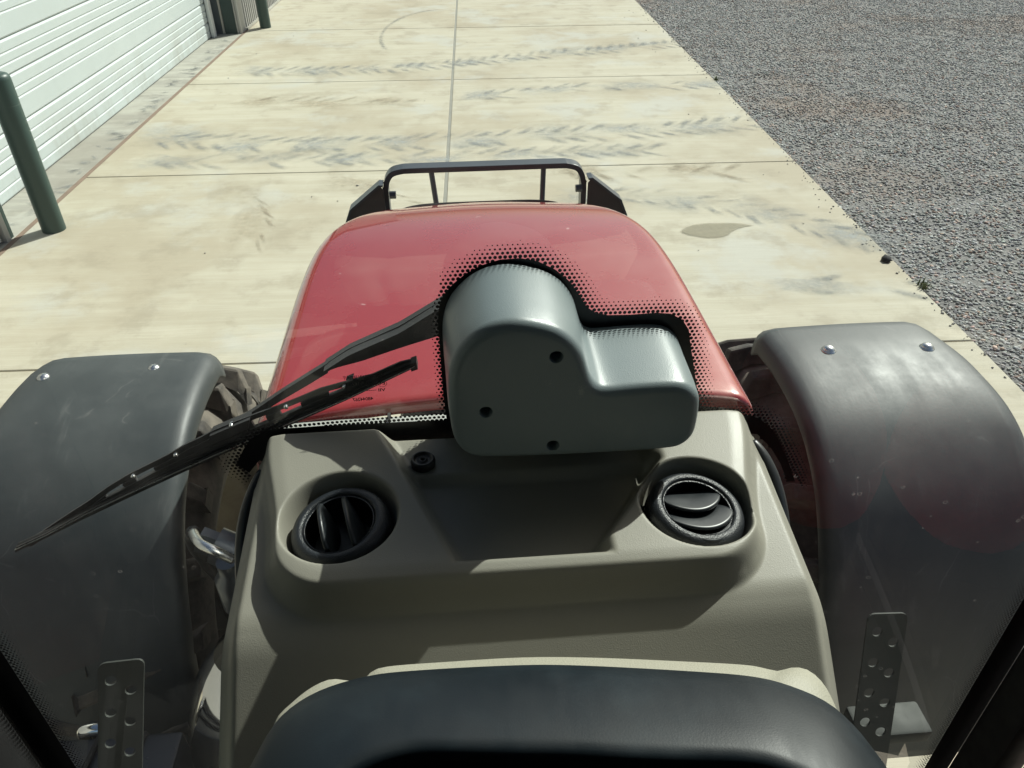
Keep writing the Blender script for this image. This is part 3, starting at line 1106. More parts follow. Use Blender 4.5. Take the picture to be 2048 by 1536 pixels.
# ---- cab: floor, roof, pillars, doors sills, seat
GL = lambda x, o=0.0: .7072 - .1154 * (x - .0832) ** 2 + o
T(box('cab_floor', -.64, .806, -1.0, .52, 1.06, 1.15, 'floor_mat'))
roof = T(box('cab_roof', -.78, .94, -1.15, .72, 2.93, 3.12, 'lining', bevel=.05))
T(box('rear_panel', -.66, .82, -1.10, -1.04, 1.15, 2.55, 'lining', bevel=.02))  # unseen, raised high to cut the light from behind
for sg in (-1, 1):
    T(box('light_block_panel', .08 + sg * .735 - .02, .08 + sg * .735 + .02, -1.0, -.04, 1.17, 2.93, 'lining', bevel=.01))  # unseen solid sides added to keep window light off the dash
for sg in (-1, 1):
    xc = .083 + sg * .742
    pts = [(xc, GL(xc) - .01, 1.02), (xc, GL(xc) - .012, 1.9), (xc, GL(xc) - .01, 2.95)]
    T(box('cab_pillar', xc - .028, xc + .028, GL(xc) - .075, GL(xc) - .008, 1.0, 2.95, 'matte_black', bevel=.01))
    T(box('cab_pillar', xc + sg * .02 - .04, xc + sg * .02 + .04, -1.12, -1.02, 1.0, 2.95, 'matte_black', bevel=.01))
    # lower door sill rail
    T(box('door_sill_rail', xc + sg * .02 - .02, xc + sg * .02 + .02, -1.0, GL(xc) - .08, 1.05, 1.16, 'lining', bevel=.01))
for sg in (-1, 1):
    xd = .083 + sg * .752
    T(mesh('door_glass', [(xd, -.05, 1.17), (xd, .56, 1.17), (xd, .56, 2.93), (xd, -.05, 2.93)], [(0, 1, 2, 3)], 'glass' if sg > 0 else 'tinted'))
T(mesh('rear_window', [(-.62, -1.07, 2.56), (.78, -1.07, 2.56), (.78, -1.07, 2.92), (-.62, -1.07, 2.92)], [(0, 1, 2, 3)], 'tinted'))
seat = T(box('operator_seat', -.18, .34, -.62, -.16, 1.45, 1.60, 'lining', bevel=.05, seg=3))
bk = box('backrest', -.20, .36, -.58, -.44, 1.58, 2.42, 'lining', seat, bevel=.05, seg=3)
box('headrest', -.06, .22, -.56, -.44, 2.44, 2.68, 'lining', seat, bevel=.05, seg=3)  # tall back and headrest added, unseen, to block light from the rear
box('pedestal', -.05, .2, -.5, -.25, 1.15, 1.46, 'lining', seat, bevel=.02)

V = []
for i in range(25):
    for j in range(17):
        a, b2 = 2 * math.pi * i / 25, math.pi * j / 16
        cx, cy, cz = math.cos(a) * math.sin(b2), math.sin(a) * math.sin(b2), math.cos(b2)
        V.append((.70 + .11 * math.copysign(abs(cx) ** .8, cx), -.04 + .24 * math.copysign(abs(cy) ** .8, cy), 1.44 + .20 * math.copysign(abs(cz) ** .8, cz)))
con = T(box('reflector_base', .56, .80, -.40, .12, 1.15, 1.30, 'lining', bevel=.03))  # unseen base added to carry the red pad
mesh('red_reflector_pad', V, grid_faces(25, 17, True), 'red_reflector', con, smooth=True)  # unseen pad added so the windscreen mirrors a red patch
# ---- windscreen
V = []
nu, nv = 41, 24
for i in range(nu):
    x = .083 - .728 + 1.456 * i / (nu - 1)
    for j in range(nv):
        V.append((x, GL(x), 1.04 + 1.89 * j / (nv - 1)))
glass = T(mesh('windscreen', V, grid_faces(nu, nv), 'glass', smooth=True))

top_l = [(-0.2667, 2.0091), (-0.2552, 2.0302), (-0.2427, 2.0455), (-0.2274, 2.0537), (-0.2107, 2.0551), (-0.1889, 2.0539), (-0.1667, 2.0535), (-0.1332, 2.0519), (-0.1108, 2.0510), (-0.0768, 2.0497), (-0.0482, 2.0484), (-0.0234, 2.0477)]
arch = [(-0.0233, 2.0484), (-0.0251, 2.0880), (-0.0252, 2.1419), (-0.0250, 2.1797), (-0.0228, 2.1978), (-0.0179, 2.2106), (-0.0074, 2.2233), (0.0059, 2.2340), (0.0215, 2.2428), (0.0420, 2.2485), (0.0623, 2.2491), (0.0802, 2.2449), (0.0985, 2.2344), (0.1146, 2.2193), (0.1258, 2.2016), (0.1329, 2.1892), (0.1430, 2.1813), (0.1567, 2.1777), (0.1812, 2.1772), (0.2082, 2.1787), (0.2246, 2.1769), (0.2382, 2.1689), (0.2470, 2.1559), (0.2521, 2.1336), (0.2575, 2.1133), (0.2699, 2.0637), (0.2786, 2.0315)]
top_r = [(0.3070, 2.0329), (0.3366, 2.0344), (0.3498, 2.0281), (0.3682, 2.0100), (0.3815, 1.9885), (0.3964, 1.9599), (0.4115, 1.9259)]
low = [(0.4014, 1.9271), (0.3869, 1.9573), (0.3692, 1.9843), (0.3494, 2.0051), (0.3120, 2.0114), (0.1040, 2.0134), (-0.1040, 2.0134), (-0.2132, 2.0176), (-0.2413, 2.0114), (-0.2558, 1.9947)]
band = top_l + arch + top_r + low
bm = bmesh.new()
fr_off = -.0035
vs = [bm.verts.new((x, GL(x, fr_off), z)) for x, z in band]
es = [bm.edges.new((vs[i], vs[(i + 1) % len(vs)])) for i in range(len(vs))]
bmesh.ops.triangle_fill(bm, use_beauty=True, edges=es)
from_bm('frit_band', bm, 'frit', glass)
for sg in (-1, 1):
    V = []
    for z in (1.04, 2.0, 2.93):
        for xx in (.690, .728):
            x = .083 + sg * xx
            V.append((x, GL(x, fr_off), z))
    mesh('frit_band', V, [(0, 1, 3, 2), (2, 3, 5, 4)], 'frit', glass)
# dots fading away from the band
B = np.array(band)
A0, A1 = B, np.roll(B, -1, 0)


def sdf(p):
    d = A1 - A0
    t = np.clip(((p - A0) * d).sum(1) / (d * d).sum(1), 0, 1)
    q = A0 + d * t[:, None]
    dist = np.sqrt(((p - q) ** 2).sum(1)).min()
    c = ((A0[:, 1] > p[1]) != (A1[:, 1] > p[1])) & (p[0] < (A1[:, 0] - A0[:, 0]) * (p[1] - A0[:, 1]) / (A1[:, 1] - A0[:, 1] + 1e-12) + A0[:, 0])
    return -dist if c.sum() % 2 else dist


V, F = [], []


def dot(x, z, r):
    b0 = len(V)
    for q in range(8):
        a = q * math.pi / 4
        V.append((x + r * math.cos(a), GL(x, fr_off), z + r * math.sin(a)))
    F.append(tuple(range(b0, b0 + 8)))


pt = .0051
j = 0
z = 1.88
while z < 2.30:
    x = -.31 + (pt / 2 if j % 2 else 0)
    while x < .46:
        below = (z < 2.012 and -.255 < x < .348) or (z < 2.013 - .95 * (x - .348) and .343 < x < .426 and z < 2.007 and sdf(np.array((x, z))) > 0 and x < .369 + .75 * (1.988 - z))
        if not below:
            d = sdf(np.array((x, z)))
            if -.001 < d < .0235:
                left_arch = x < -.021 and z > 2.057
                dd = d * (2.4 if left_arch else 1)
                r = .00235 * (1 - dd / .0250) ** 1.0 if dd < .0235 else 0
                if r > .0005:
                    dot(x, z, r)
        x += pt
    z += pt * .866
    j += 1
for sg in (-1, 1):
    z = 1.1
    jj = 0
    while z < 2.1:
        for q in range(4):
            xx = .688 - q * .0046 - (.0023 if jj % 2 else 0)
            dot(.083 + sg * xx, z, .0019 * (1 - q / 4.6))
        z += .0046 * .866
        jj += 1
fd = mesh('frit_dots', V, F, 'frit', glass)
tag(fd, kind='stuff')


def glass_text(body, x, z, size, w=None):
    cu = bpy.data.curves.new('glass_print', 'FONT')
    cu.body = body
    cu.size = size
    cu.align_x = 'CENTER'
    cu.align_y = 'CENTER'
    cu.offset = .00012
    to = bpy.data.objects.new('glass_print', cu)
    COL.objects.link(to)
    bpy.context.view_layer.update()
    me = bpy.data.meshes.new_from_object(to.evaluated_get(bpy.context.evaluated_depsgraph_get()))
    bpy.data.objects.remove(to)
    co = np.zeros(len(me.vertices) * 3, np.float32)
    me.vertices.foreach_get('co', co)
    co = co.reshape(-1, 3)
    sx = 1.0
    if w:
        sx = w / max(1e-6, co[:, 0].max() - co[:, 0].min())
    X = x - co[:, 0] * sx
    Z = z + co[:, 1]
    Y = GL(X, fr_off)
    me.vertices.foreach_set('co', np.stack([X, Y, Z], 1).astype(np.float32).ravel())
    me.update()
    me.materials.clear()
    me.materials.append(MT['frit'])
    me.name = 'glass_print'
    link(bpy.data.objects.new('glass_print', me), glass)


glass_text('48044267', -0.1144, 2.0858, 0.0064, 0.0227)
glass_text('VII', -0.0925, 2.0966, 0.0058, 0.0079)
glass_text('-----', -0.1035, 2.0975, 0.0058, 0.0104)
glass_text('E4', -0.0909, 2.1055, 0.0058, 0.0062)
glass_text('43R-011267', -0.1165, 2.1072, 0.0058, 0.0291)
glass_text('SAINT-GOBAIN SEKURIT', -0.1102, 2.1159, 0.0062, 0.0437)
V, F = [], []
for q in range(28):
    a = 2 * math.pi * q / 28
    for r in (.0050, .0045):
        X = -.0909 + r * math.cos(a)
        V.append((X, GL(X, fr_off), 2.1055 + r * math.sin(a)))
F = [(2 * q, 2 * q + 1, (2 * q + 3) % 56, (2 * q + 2) % 56) for q in range(28)]
mesh('glass_print', V, F, 'frit', glass)


# ---- wiper, outside the glass
def ribbon(name, up, lo, y0, y1, mat, parent, n=40):
    U, L = resample(up, n), resample(lo, n)
    V = []
    for a, b2 in zip(U, L):
        V += [(a.x, GL(a.x, y0), a.y), (b2.x, GL(b2.x, y0), b2.y), (b2.x, GL(b2.x, y1), b2.y), (a.x, GL(a.x, y1), a.y)]
    F = []
    for i in range(n - 1):
        for s in range(4):
            s2 = (s + 1) % 4
            F.append((i * 4 + s, i * 4 + s2, i * 4 + 4 + s2, i * 4 + 4 + s))
    F += [(3, 2, 1, 0), (n * 4 - 4, n * 4 - 3, n * 4 - 2, n * 4 - 1)]
    return mesh(name, V, F, mat, parent)


bu = [(-0.0544, 2.1206), (-0.0713, 2.1172), (-0.1035, 2.1034), (-0.1351, 2.0961), (-0.1638, 2.0895), (-0.1875, 2.0801), (-0.2112, 2.0714), (-0.2347, 2.0642), (-0.2527, 2.0582), (-0.2642, 2.0545), (-0.2882, 2.0458), (-0.3068, 2.0366), (-0.3248, 2.0292), (-0.3443, 2.0182), (-0.3692, 2.0070), (-0.3942, 1.9959), (-0.4234, 1.9798), (-0.4474, 1.9637), (-0.4808, 1.9444), (-0.5150, 1.9235), (-0.5280, 1.9172)]
bl = [(-0.0570, 2.1160), (-0.0956, 2.0987), (-0.1307, 2.0860), (-0.1664, 2.0720), (-0.2146, 2.0522), (-0.2629, 2.0341), (-0.2935, 2.0219), (-0.3243, 2.0097), (-0.3616, 1.9940), (-0.3999, 1.9755), (-0.4387, 1.9562), (-0.4717, 1.9382), (-0.5043, 1.9228), (-0.5243, 1.9120)]
ru = [(-0.0547, 2.1188), (-0.1311, 2.0828), (-0.2150, 2.0489), (-0.2939, 2.0184), (-0.3740, 1.9871), (-0.4490, 1.9562), (-0.5008, 1.9308), (-0.5394, 1.9162)]
rl = [(-0.0541, 2.1156), (-0.1321, 2.0788), (-0.2165, 2.0432), (-0.2961, 2.0117), (-0.3772, 1.9778), (-0.4530, 1.9460), (-0.5042, 1.9235), (-0.5420, 1.9086)]
wip = T(ribbon('windscreen_wiper', ru, rl, .008, .0165, 'wiper_rubber', None))
ribbon('blade_backing', bl, ru, .0105, .0145, 'wiper_rubber', wip)
rub_mid = [Vector(a).lerp(Vector(b2), .18) for a, b2 in zip(ru, rl)]
rub_mid2 = [Vector(a).lerp(Vector(b2), .34) for a, b2 in zip(ru, rl)]
ribbon('blade_spine', rub_mid, rub_mid2, .0065, .0078, 'zinc', wip)
n = 60
BU, BL = resample(bu, n), resample(bl, n)
BM = []
for i in range(n):
    h = (BU[i] - BL[i]).length
    BM.append(BU[i].lerp(BL[i], min(1, .0062 / max(h, .0062))))
BM2 = []
for i in range(n):
    h = (BU[i] - BL[i]).length
    BM2.append(BL[i].lerp(BU[i], min(.45, .0045 / max(h, .006))))
BMT = [v.to_tuple() for v in BM]
BUT, BLT, BM2T = [v.to_tuple() for v in BU], [v.to_tuple() for v in BL], [v.to_tuple() for v in BM2]
ribbon('bridge_rail', BUT, BMT, .018, .0205, 'wiper', wip, 60)
ribbon('bridge_rail', BM2T, BLT, .013, .0200, 'wiper', wip, 60)
for a0, a1 in ((0, 10), (12, 16), (19, 21), (23, 38), (41, 43), (46, 48), (51, 59)):
    a = slice(a0, a1 + 1)
    ribbon('bridge_web', BMT[a], BM2T[a], .0150, .0190, 'wiper', wip, max(3, a1 - a0))
# centre clip and end clips
ribbon('blade_clip', [(-0.2454, 2.0600), (-0.2725, 2.0500), (-0.2933, 2.0420)], [(-0.2496, 2.0470), (-0.2746, 2.0365), (-0.2954, 2.0280)], .012, .03, 'wiper', wip, 6)
ribbon('blade_clip', [(-0.0525, 2.1235), (-0.0590, 2.1215)], [(-0.0515, 2.1135), (-0.0590, 2.1110)], .007, .020, 'wiper', wip, 3)
ribbon('blade_clip', [(-0.1248, 2.1018), (-0.1331, 2.0987)], [(-0.1269, 2.0925), (-0.1352, 2.0894)], .012, .026, 'wiper', wip, 3)
for x, z in ((-0.1357, 2.0909), (-0.2040, 2.0701), (-0.2683, 2.0504), (-0.3370, 2.0171), (-0.3900, 1.9932)):
    V, F = lathe_geo([(0, -.003), (.0025, -.003), (.0028, 0), (.0028, .004)], 10, 'Y', (x, GL(x, .0175), z))
    mesh('rivet', V, F, 'zinc', wip, smooth=True)
au = [(0.0208, 2.2069), (-0.0139, 2.1902), (-0.0224, 2.1851), (-0.0684, 2.1575), (-0.1262, 2.1331), (-0.1560, 2.1143)]
al_ = [(0.0208, 2.1580), (-0.0251, 2.1417), (-0.0709, 2.1285), (-0.1144, 2.1148), (-0.1427, 2.1086), (-0.1591, 2.1029)]
arm = ribbon('wiper_arm', au, al_, .030, .040, 'wiper', wip, 24)
au2 = [(-0.0229, 2.1845), (-0.0684, 2.1564), (-0.1262, 2.1325), (-0.1560, 2.1138)]
am2 = [(-0.0250, 2.1736), (-0.0692, 2.1492), (-0.1262, 2.1273), (-0.1560, 2.1107)]
ribbon('arm_flange', au2, am2, .016, .0298, 'wiper', wip, 20)
ribbon('arm_rod', [(-0.1518, 2.1169), (-0.1749, 2.1031), (-0.2122, 2.0805), (-0.2506, 2.0556), (-0.2725, 2.0446)], [(-0.1539, 2.1034), (-0.1749, 2.0909), (-0.2147, 2.0686), (-0.2529, 2.0452), (-0.2735, 2.0342)], .028, .036, 'wiper', wip, 24)

# ---- wiper motor cover
cov2 = [(-0.0138, 2.1905), (-0.0069, 2.2091), (0.0080, 2.2266), (0.0250, 2.2373), (0.0462, 2.2414), (0.0675, 2.2377), (0.0863, 2.2309), (0.1010, 2.2198), (0.1119, 2.2038), (0.1171, 2.1876), (0.1211, 2.1747), (0.1275, 2.1648), (0.1399, 2.1605), (0.1673, 2.1616), (0.1982, 2.1620), (0.2168, 2.1590), (0.2293, 2.1474), (0.2332, 2.1354), (0.2344, 2.1111), (0.2322, 2.0929), (0.2222, 2.0809), (0.2049, 2.0760), (0.1426, 2.0753), (0.0778, 2.0761), (0.0295, 2.0779), (0.0057, 2.0809), (-0.0066, 2.0899), (-0.0148, 2.1088), (-0.0168, 2.1442), (-0.0162, 2.1722)]
oc = catmull(cov2, 5, closed=True)
for _ in range(3):
    oc = [(oc[i - 1] + oc[i] * 2 + oc[(i + 1) % len(oc)]) / 4 for i in range(len(oc))]
n = len(oc)
nor = []
for i in range(n):
    d = (oc[(i + 1) % n] - oc[i - 1]).normalized()
    nor.append(Vector((-d.y, d.x)))          # clockwise outline: left normal points outwards
cen = sum(oc, Vector((0, 0))) / n
if sum((oc[i] - cen).dot(nor[i]) for i in range(n)) < 0:
    nor = [-q for q in nor]
YF = .592
rad = .0115
rings = [(.0045, .699), (.003, .671), (.0015, .624)]
for q in range(7):
    a = math.radians(90 * q / 6)
    rings.append((-rad * (1 - math.cos(a)), YF + rad * (1 - math.sin(a))))
V, F = [], []
for off, y in rings:
    for i in range(n):
        p = oc[i] + nor[i] * off
        V.append((p.x, y, p.y))
F = []
for k2 in range(len(rings) - 1):
    for i in range(n):
        i2 = (i + 1) % n
        F.append((k2 * n + i, k2 * n + i2, (k2 + 1) * n + i2, (k2 + 1) * n + i))
bm = bmesh.new()
bv = [bm.verts.new(p) for p in V]
for q in F:
    bm.faces.new([bv[i] for i in q])
edges = []
last = bv[(len(rings) - 1) * n:]
for i in range(n):
    edges.append(bm.edges.get((last[i], last[(i + 1) % n])))
holes = [(0.0862, 2.2014), (0.0189, 2.1411), (0.0856, 2.0939)]
HR = .0069
for hx, hz in holes:
    ring = []
    for q in range(24):
        a = 2 * math.pi * q / 24
        ring.append(bm.verts.new((hx + HR * math.cos(a), YF, hz + HR * math.sin(a))))
    es = [bm.edges.new((ring[q], ring[(q + 1) % 24])) for q in range(24)]
    edges += es
    prev = ring
    for rr, yy in ((HR * .9, YF + .0015), (HR * .86, YF + .02), (0.0001, YF + .0205)):
        nr = [bm.verts.new((hx + rr * math.cos(2 * math.pi * q / 24), yy, hz + rr * math.sin(2 * math.pi * q / 24))) for q in range(24)]
        for q in range(24):
            bm.faces.new((prev[q], prev[(q + 1) % 24], nr[(q + 1) % 24], nr[q]))
        prev = nr
bmesh.ops.triangle_fill(bm, use_beauty=True, edges=edges)
cover = T(from_bm('wiper_motor_cover', bm, 'cover'))
autosmooth(cover, 32)
for hx, hz in holes:
    V, F = lathe_geo([(.0049, .003), (.0049, -.001), (.0035, -.004), (.0020, -.0045), (.0014, -.001), (0, -.001)], 20, 'Y', (hx, YF + .016, hz))
    mesh('screw', V, F, 'hydraulic', cover, smooth=True)

# ---- dashboard as a finely shaped skin
xs = np.arange(-.2385, .3385, .0016)
ysd = np.arange(.285, .6890, .0016)
X, Y = np.meshgrid(xs, ysd, indexing='ij')


def sd_box(X, Y, x0, x1, y0, y1, r):
    cx, cy, hx, hy = (x0 + x1) / 2, (y0 + y1) / 2, (x1 - x0) / 2 - r, (y1 - y0) / 2 - r
    qx, qy = np.abs(X - cx) - hx, np.abs(Y - cy) - hy
    return np.sqrt(np.maximum(qx, 0) ** 2 + np.maximum(qy, 0) ** 2) + np.minimum(np.maximum(qx, qy), 0) - r


base = np.where(Y > .455, 2.010 + .15 * (Y - .455), 2.010 - .86 * (.455 - Y))
base = np.where(np.abs(Y - .455) < .02, base - .004 * (1 - (np.abs(Y - .455) / .02)) ** 2, base)
deck = 2.047 + .055 * (Y - .48)
flare = .030 * smoothstep(.52, .69, Y)
xl = -.196 - flare
xr = .286 + flare * 1.15
# pod outline distance (rounded front corners)
t = (X - xl) / (xr - xl)
Xn = -.196 + t * (.286 + .196)
sd = sd_box(Xn, Y, -.196, .286, .470, .95, .062)
prof = 1 - smoothstep(-.008, .009, sd)
prof = np.clip(prof, 0, 1)
Z = base + np.maximum(deck - base, 0) * prof
# crowned lip rounding
Z -= .003 * smoothstep(-.022, .0, sd) * (prof > .3)
# centre trough
tl = -.022 - .085 * np.clip((Y - .492) / .196, 0, 1.2)
tr_ = .135 + .075 * np.clip((Y - .51) / .1, 0, 1)
din = np.minimum(np.minimum(X - tl, tr_ - X), Y - .487)
dep = .019 + .011 * (1 - smoothstep(.612, .624, Y))
dep = dep * (1 - .55 * smoothstep(.57, .49, Y) * 0)
Z -= dep * smoothstep(0.0, .023, din) * (prof > .5)
# vent bowls
vents = [(-.1315, .556, -1), (.2280, .548, 1)]
for vx, vy, sg in vents:
    d = np.sqrt((X - vx) ** 2 + (Y - vy) ** 2)
    Z -= .040 * (1 - smoothstep(.0490, .0600, d))
# outer edge rounding / flanks
for edge, sg in ((-.2385, -1), (.3380, 1)):
    dd = (X - edge) * sg
    fl = .022
    Z -= np.where(dd > -fl, 1.35 * np.maximum(dd + fl, 0) ** 1.0 * smoothstep(-fl, -fl + .014, dd), 0)
Z -= .010 * smoothstep(.676, .689, Y) ** 2
for _ in range(2):
    Zp = np.pad(Z, 1, mode='edge')
    Z = (Zp[:-2, 1:-1] + Zp[2:, 1:-1] + Zp[1:-1, :-2] + Zp[1:-1, 2:] + 2 * Z) / 6
V = np.stack([X, Y, Z], -1).reshape(-1, 3)
nu, nv = len(xs), len(ysd)
F = grid_faces(nu, nv)
# skirt down all round
bd = [i * nv for i in range(nu)] + [(nu - 1) * nv + j for j in range(1, nv)] + [i * nv + nv - 1 for i in range(nu - 2, -1, -1)] + [j for j in range(nv - 2, 0, -1)]
Vl = V.tolist()
nb = len(bd)
st0 = len(Vl)
for i in bd:
    p = Vl[i]
    Vl.append((p[0] * .98 + .001, p[1], p[2] - .45))
for q in range(nb):
    q2 = (q + 1) % nb
    F.append((bd[q], bd[q2], st0 + q2, st0 + q))
dash = T(mesh('dashboard', Vl, F, 'dash', smooth=True))
autosmooth(dash, 80)
# black rubber seal bulging round each upper flank of the dash
for sg, pts in ((1, [(.331, .668, 2.018), (.340, .650, 2.006), (.347, .625, 1.986), (.350, .595, 1.958), (.348, .565, 1.925), (.342, .54, 1.89)]),
                (-1, [(-.232, .668, 2.016), (-.241, .646, 2.000), (-.248, .620, 1.978), (-.250, .59, 1.950), (-.248, .56, 1.92), (-.243, .535, 1.89)])):
    V, F = tube_geo(catmull(pts, 5), [.003 + .008 * math.sin(math.pi * min(1, (q + 1) / 26)) ** .6 for q in range(26)], 14)
    mesh('edge_seal', V, F, 'black', dash, smooth=True)
# rubber cap
cap = mesh('cap', *lathe_geo([(.0128, -.006), (.0136, .001), (.0132, .0045), (.0118, .0062), (.0102, .0060), (.0096, .0036), (.0050, .0032), (.0040, .0046), (.0026, .0046), (.0022, .0005), (0, .0002)], 36), 'wiper_rubber', dash, smooth=True)
cap.location = (-.050, .640, 2.0395)


def vent(vx, vy, sg, louv):
    e = T(empty('air_vent', (vx, vy - .004, 2.0405)))
    e.rotation_euler = (math.radians(5), math.radians(sg * 7), 0)
    prof = [(.0340, -.030), (.0345, -.004), (.0355, .0035), (.0372, .0052), (.0410, .0050), (.0452, .0022), (.0478, -.0025), (.0486, -.0065), (.0482, -.0095), (.0470, -.0105), (.0490, -.0115), (.0492, -.018), (.0470, -.022)]
    e.scale = (1.03, 1.03, 1.0)
    mesh('ring', *lathe_geo(prof, 64), 'vent_ring', e, smooth=True)
    mesh('cup', *lathe_geo([(.0343, -.002), (.0335, -.018), (.028, -.034), (.016, -.042), (0, -.044)], 40), 'black', e, smooth=True)
    mesh('edge_ring', *lathe_geo([(.0332, .0022), (.0342, .0030), (.0347, .0024), (.0346, -.004)], 64), 'vent_ring', e, smooth=True)
    for (cx, cy, ang, tilt, ln, hh) in louv:
        V, F = [], []
        m_ = 22
        th = .0022
        for q in range(m_ + 1):
            t = q / m_
            u = -ln / 2 + ln * t
            top = hh * math.sin(math.pi * min(1, t * .94 + .04)) ** .55
            bow = .0035 * math.sin(math.pi * t)
            bot = -.020 * math.sin(math.pi * (t * .96 + .02)) ** .5
            # lens shaped section, rounded top edge
            for (dx, zz) in ((-th, bot), (-th * 1.1, top - .003), (-th * .75, top - .0008), (0, top), (th * .75, top - .0008), (th * 1.1, top - .003), (th, bot)):
                V.append((dx + bow, u, zz))
        k2 = 7
        for q in range(m_):
            for s in range(k2):
                s2 = (s + 1) % k2
                F.append((q * k2 + s, q * k2 + s2, (q + 1) * k2 + s2, (q + 1) * k2 + s))
        F += [tuple(range(k2 - 1, -1, -1)), tuple(m_ * k2 + s for s in range(k2))]
        o = mesh('louvre', V, F, 'louvre', e, smooth=True)
        autosmooth(o, 55)
        o.rotation_mode = 'ZYX'
        R = Matrix.Rotation(ang, 4, 'Z') @ Matrix.Rotation(tilt, 4, 'Y')
        o.matrix_local = Matrix.Translation((cx, cy, 0)) @ R
    return e


vent(*vents[0], [(-.0145, -.001, math.radians(12), math.radians(-16), .060, .0165), (.0105, .002, math.radians(14), math.radians(-16), .064, .0165)])
vent(*vents[1], [(-.003, .0125, math.radians(-80), math.radians(64), .060, .022), (.002, -.0075, math.radians(-78), math.radians(66), .066, .024), (.004, -.0255, math.radians(-78), math.radians(68), .048, .018)])

# ---- instrument cluster hood on the steering column
far = [(-.175, .20, 2.045), (-.166, .245, 2.055), (-.1558, .2774, 2.10), (-.1484, .2997, 2.10), (-.1406, .3137, 2.10), (-.1284, .3249, 2.10), (-.1118, .3334, 2.10), (-.0873, .3398, 2.10), (-.0584, .3424, 2.10), (.0151, .3412, 2.10), (.0704, .337, 2.10), (.1608, .3239, 2.10), (.2028, .3155, 2.10), (.2281, .304, 2.10), (.2447, .2909, 2.10), (.2548, .2732, 2.10), (.2603, .255, 2.10), (.2628, .2426, 2.10), (.265, .20, 2.08), (.262, .15, 2.06)]
far = [(a, b2, 2.10) for a, b2, c in far]
FP = resample(catmull(far, 5), 90)
cen = Vector((.055, .16, 0))
V = []
secs = []
for i, p in enumerate(FP):
    t = i / (len(FP) - 1)
    inw = Vector((cen.x - p.x, (.10 - p.y), 0))
    # pull towards the driver; keep the flanks shorter
    dirv = Vector(((.055 - p.x) * .32, -.10, 0)).normalized()
    L = .088
    row = [(p + Vector((0, 0, -.085))) + dirv * .012, p + Vector((0, 0, -.035)) + dirv * .003, p + Vector((0, 0, -.012)) - dirv * .0, p + Vector((0, 0, .000)) + dirv * .0015, p + Vector((0, 0, .006)) + dirv * .006,
           p + Vector((0, 0, .0145)) + dirv * L * .22, p + Vector((0, 0, .0225)) + dirv * L * .45, p + Vector((0, 0, .029)) + dirv * L * .68, p + Vector((0, 0, .0325)) + dirv * L * .86,
           p + Vector((0, 0, .033)) + dirv * L * .95, p + Vector((0, 0, .030)) + dirv * L, p + Vector((0, 0, .022)) + dirv * L * 1.01, p + Vector((0, 0, -.05)) + dirv * L * 1.0, p + Vector((0, 0, -.10)) + dirv * L * .9]
    V += row
    k2 = len(row)
clus = T(mesh('instrument_hood', V, grid_faces(len(FP), k2), 'cluster', smooth=True))
# dark gauge panel sunk behind the visor
mesh('gauge_panel', [(-.15, .235, 2.0), (.25, .225, 2.0), (.24, .02, 1.93), (-.14, .02, 1.93)], [(0, 1, 2, 3)], 'matte_black', clus)
# beige rim under the visor
rimo = [(-.146, .22), (-.1505, .30), (-.1538, .329), (-.1435, .3442), (-.1304, .3560), (-.1177, .3615), (-.107, .3600), (-.0975, .3585), (-.0889, .3610), (-.0778, .3690), (-.0229, .3700), (.0364, .369), (.0955, .3636), (.1731, .3529), (.2112, .3466), (.2250, .3420), (.2329, .3395), (.2454, .3415), (.2561, .3384), (.2630, .327), (.2645, .308), (.262, .27), (.255, .22)]
RP = resample(catmull([(a, b2, 2.07) for a, b2 in rimo], 5), 110)
V = []
for p in RP:
    dirv = (Vector((.055, .18, 2.07)) - p).normalized()
    V += [p + Vector((0, 0, -.07)) + dirv * .02, p + Vector((0, 0, -.010)), p + Vector((0, 0, -.003)) + dirv * .001, p + Vector((0, 0, .001)) + dirv * .004, p + Vector((0, 0, .005)) + dirv * .02, p + Vector((0, 0, .010)) + dirv * .045]
mesh('beige_rim', V, grid_faces(len(RP), 6), 'rim_beige', clus, smooth=True)
T(box('steering_column', -.05, .15, .06, .30, 1.15, 2.0, 'lining', bevel=.03))

T(box('step_plate', .69, .83, .715, .78, 1.21, 1.245, 'strap', bevel=.006))
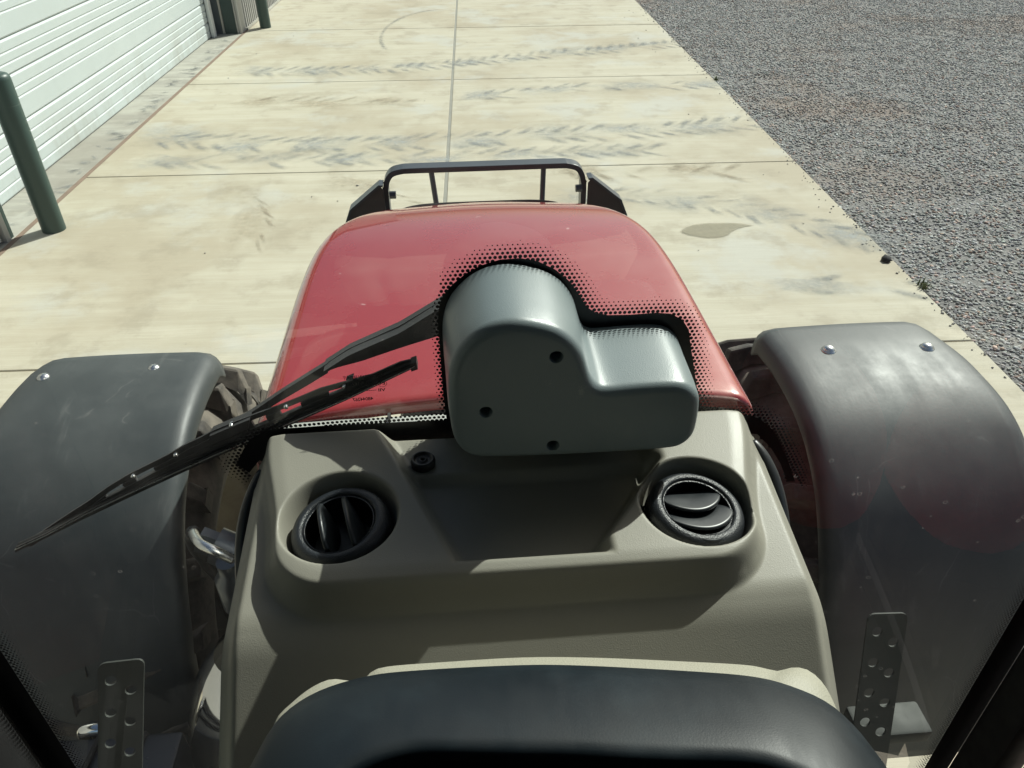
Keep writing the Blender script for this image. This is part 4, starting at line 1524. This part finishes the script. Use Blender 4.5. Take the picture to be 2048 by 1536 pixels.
# ---- step box with handle, solid straps modelled in place of reflections in the glass
bx = T(box('battery_box', -.99, -.655, .56, .985, .62, 1.0, 'box_blue', bevel=.008))
for x in (-.93, -.83, -.735):
    V, F = tube_geo(catmull([(x, .99, .9), (x, .982, .995), (x - .005, .95, 1.006), (x - .03, .70, 1.006), (x - .03, .58, 1.006)], 5), .006, 8)
    mesh('lid_rib', V, F, 'matte_black', bx, smooth=True)
V, F = tube_geo(catmull([(-.873, 1.0, .93), (-.873, 1.0, .990), (-.862, 1.0, 1.006), (-.806, 1.0, 1.006), (-.792, 1.0, .990), (-.792, 1.0, .93)], 6), .016, 12)
mesh('handle', V, F, 'chrome', bx, smooth=True)


def strap(p0, p1, wdir, w, parent, nh):
    p0, p1, wd = Vector(p0), Vector(p1), Vector(wdir).normalized()
    ax = (p1 - p0)
    L = ax.length
    ax.normalize()
    nrm = ax.cross(wd).normalized()
    bm = bmesh.new()
    out = []
    r = .012
    prof = []
    for (cx, cy, a0) in ((r, r - w / 2, 180), (L - .002, -w / 2 + .002, 270), (L - .002, w / 2 - .002, 0), (r, w / 2 - r, 90)):
        rr = r if cx == r else .002
        for q in range(5):
            a = math.radians(a0 + 22.5 * q)
            prof.append((cx + rr * math.cos(a), cy + rr * math.sin(a)))
    P = lambda u, v2, h=0: p0 + ax * u + wd * v2 + nrm * h
    edges = []
    vs = [bm.verts.new(P(u, v2)) for u, v2 in prof]
    edges += [bm.edges.new((vs[i], vs[(i + 1) % len(vs)])) for i in range(len(vs))]
    for hnum in range(nh):
        for sd in (-1, 1):
            u = .035 + hnum * .062 + (.022 if sd > 0 else 0)
            if u > L - .02:
                continue
            hv = [bm.verts.new(P(u + .0095 * math.cos(2 * math.pi * q / 16), sd * w * .22 + .0095 * math.sin(2 * math.pi * q / 16))) for q in range(16)]
            edges += [bm.edges.new((hv[q], hv[(q + 1) % 16])) for q in range(16)]
    bmesh.ops.triangle_fill(bm, use_beauty=True, edges=edges)
    o = from_bm('strap_reflection', bm, 'strap', parent)
    so = o.modifiers.new('thick', 'SOLIDIFY'); so.thickness = .004; so.offset = 0
    return o


T(strap((-.578, .80, 1.512), (-.640, .69, 1.19), (1, .05, 0), .072, None, 6))
T(strap((.712, .80, 1.492), (.70, .64, 1.06), (1, -.05, 0), .070, None, 8))
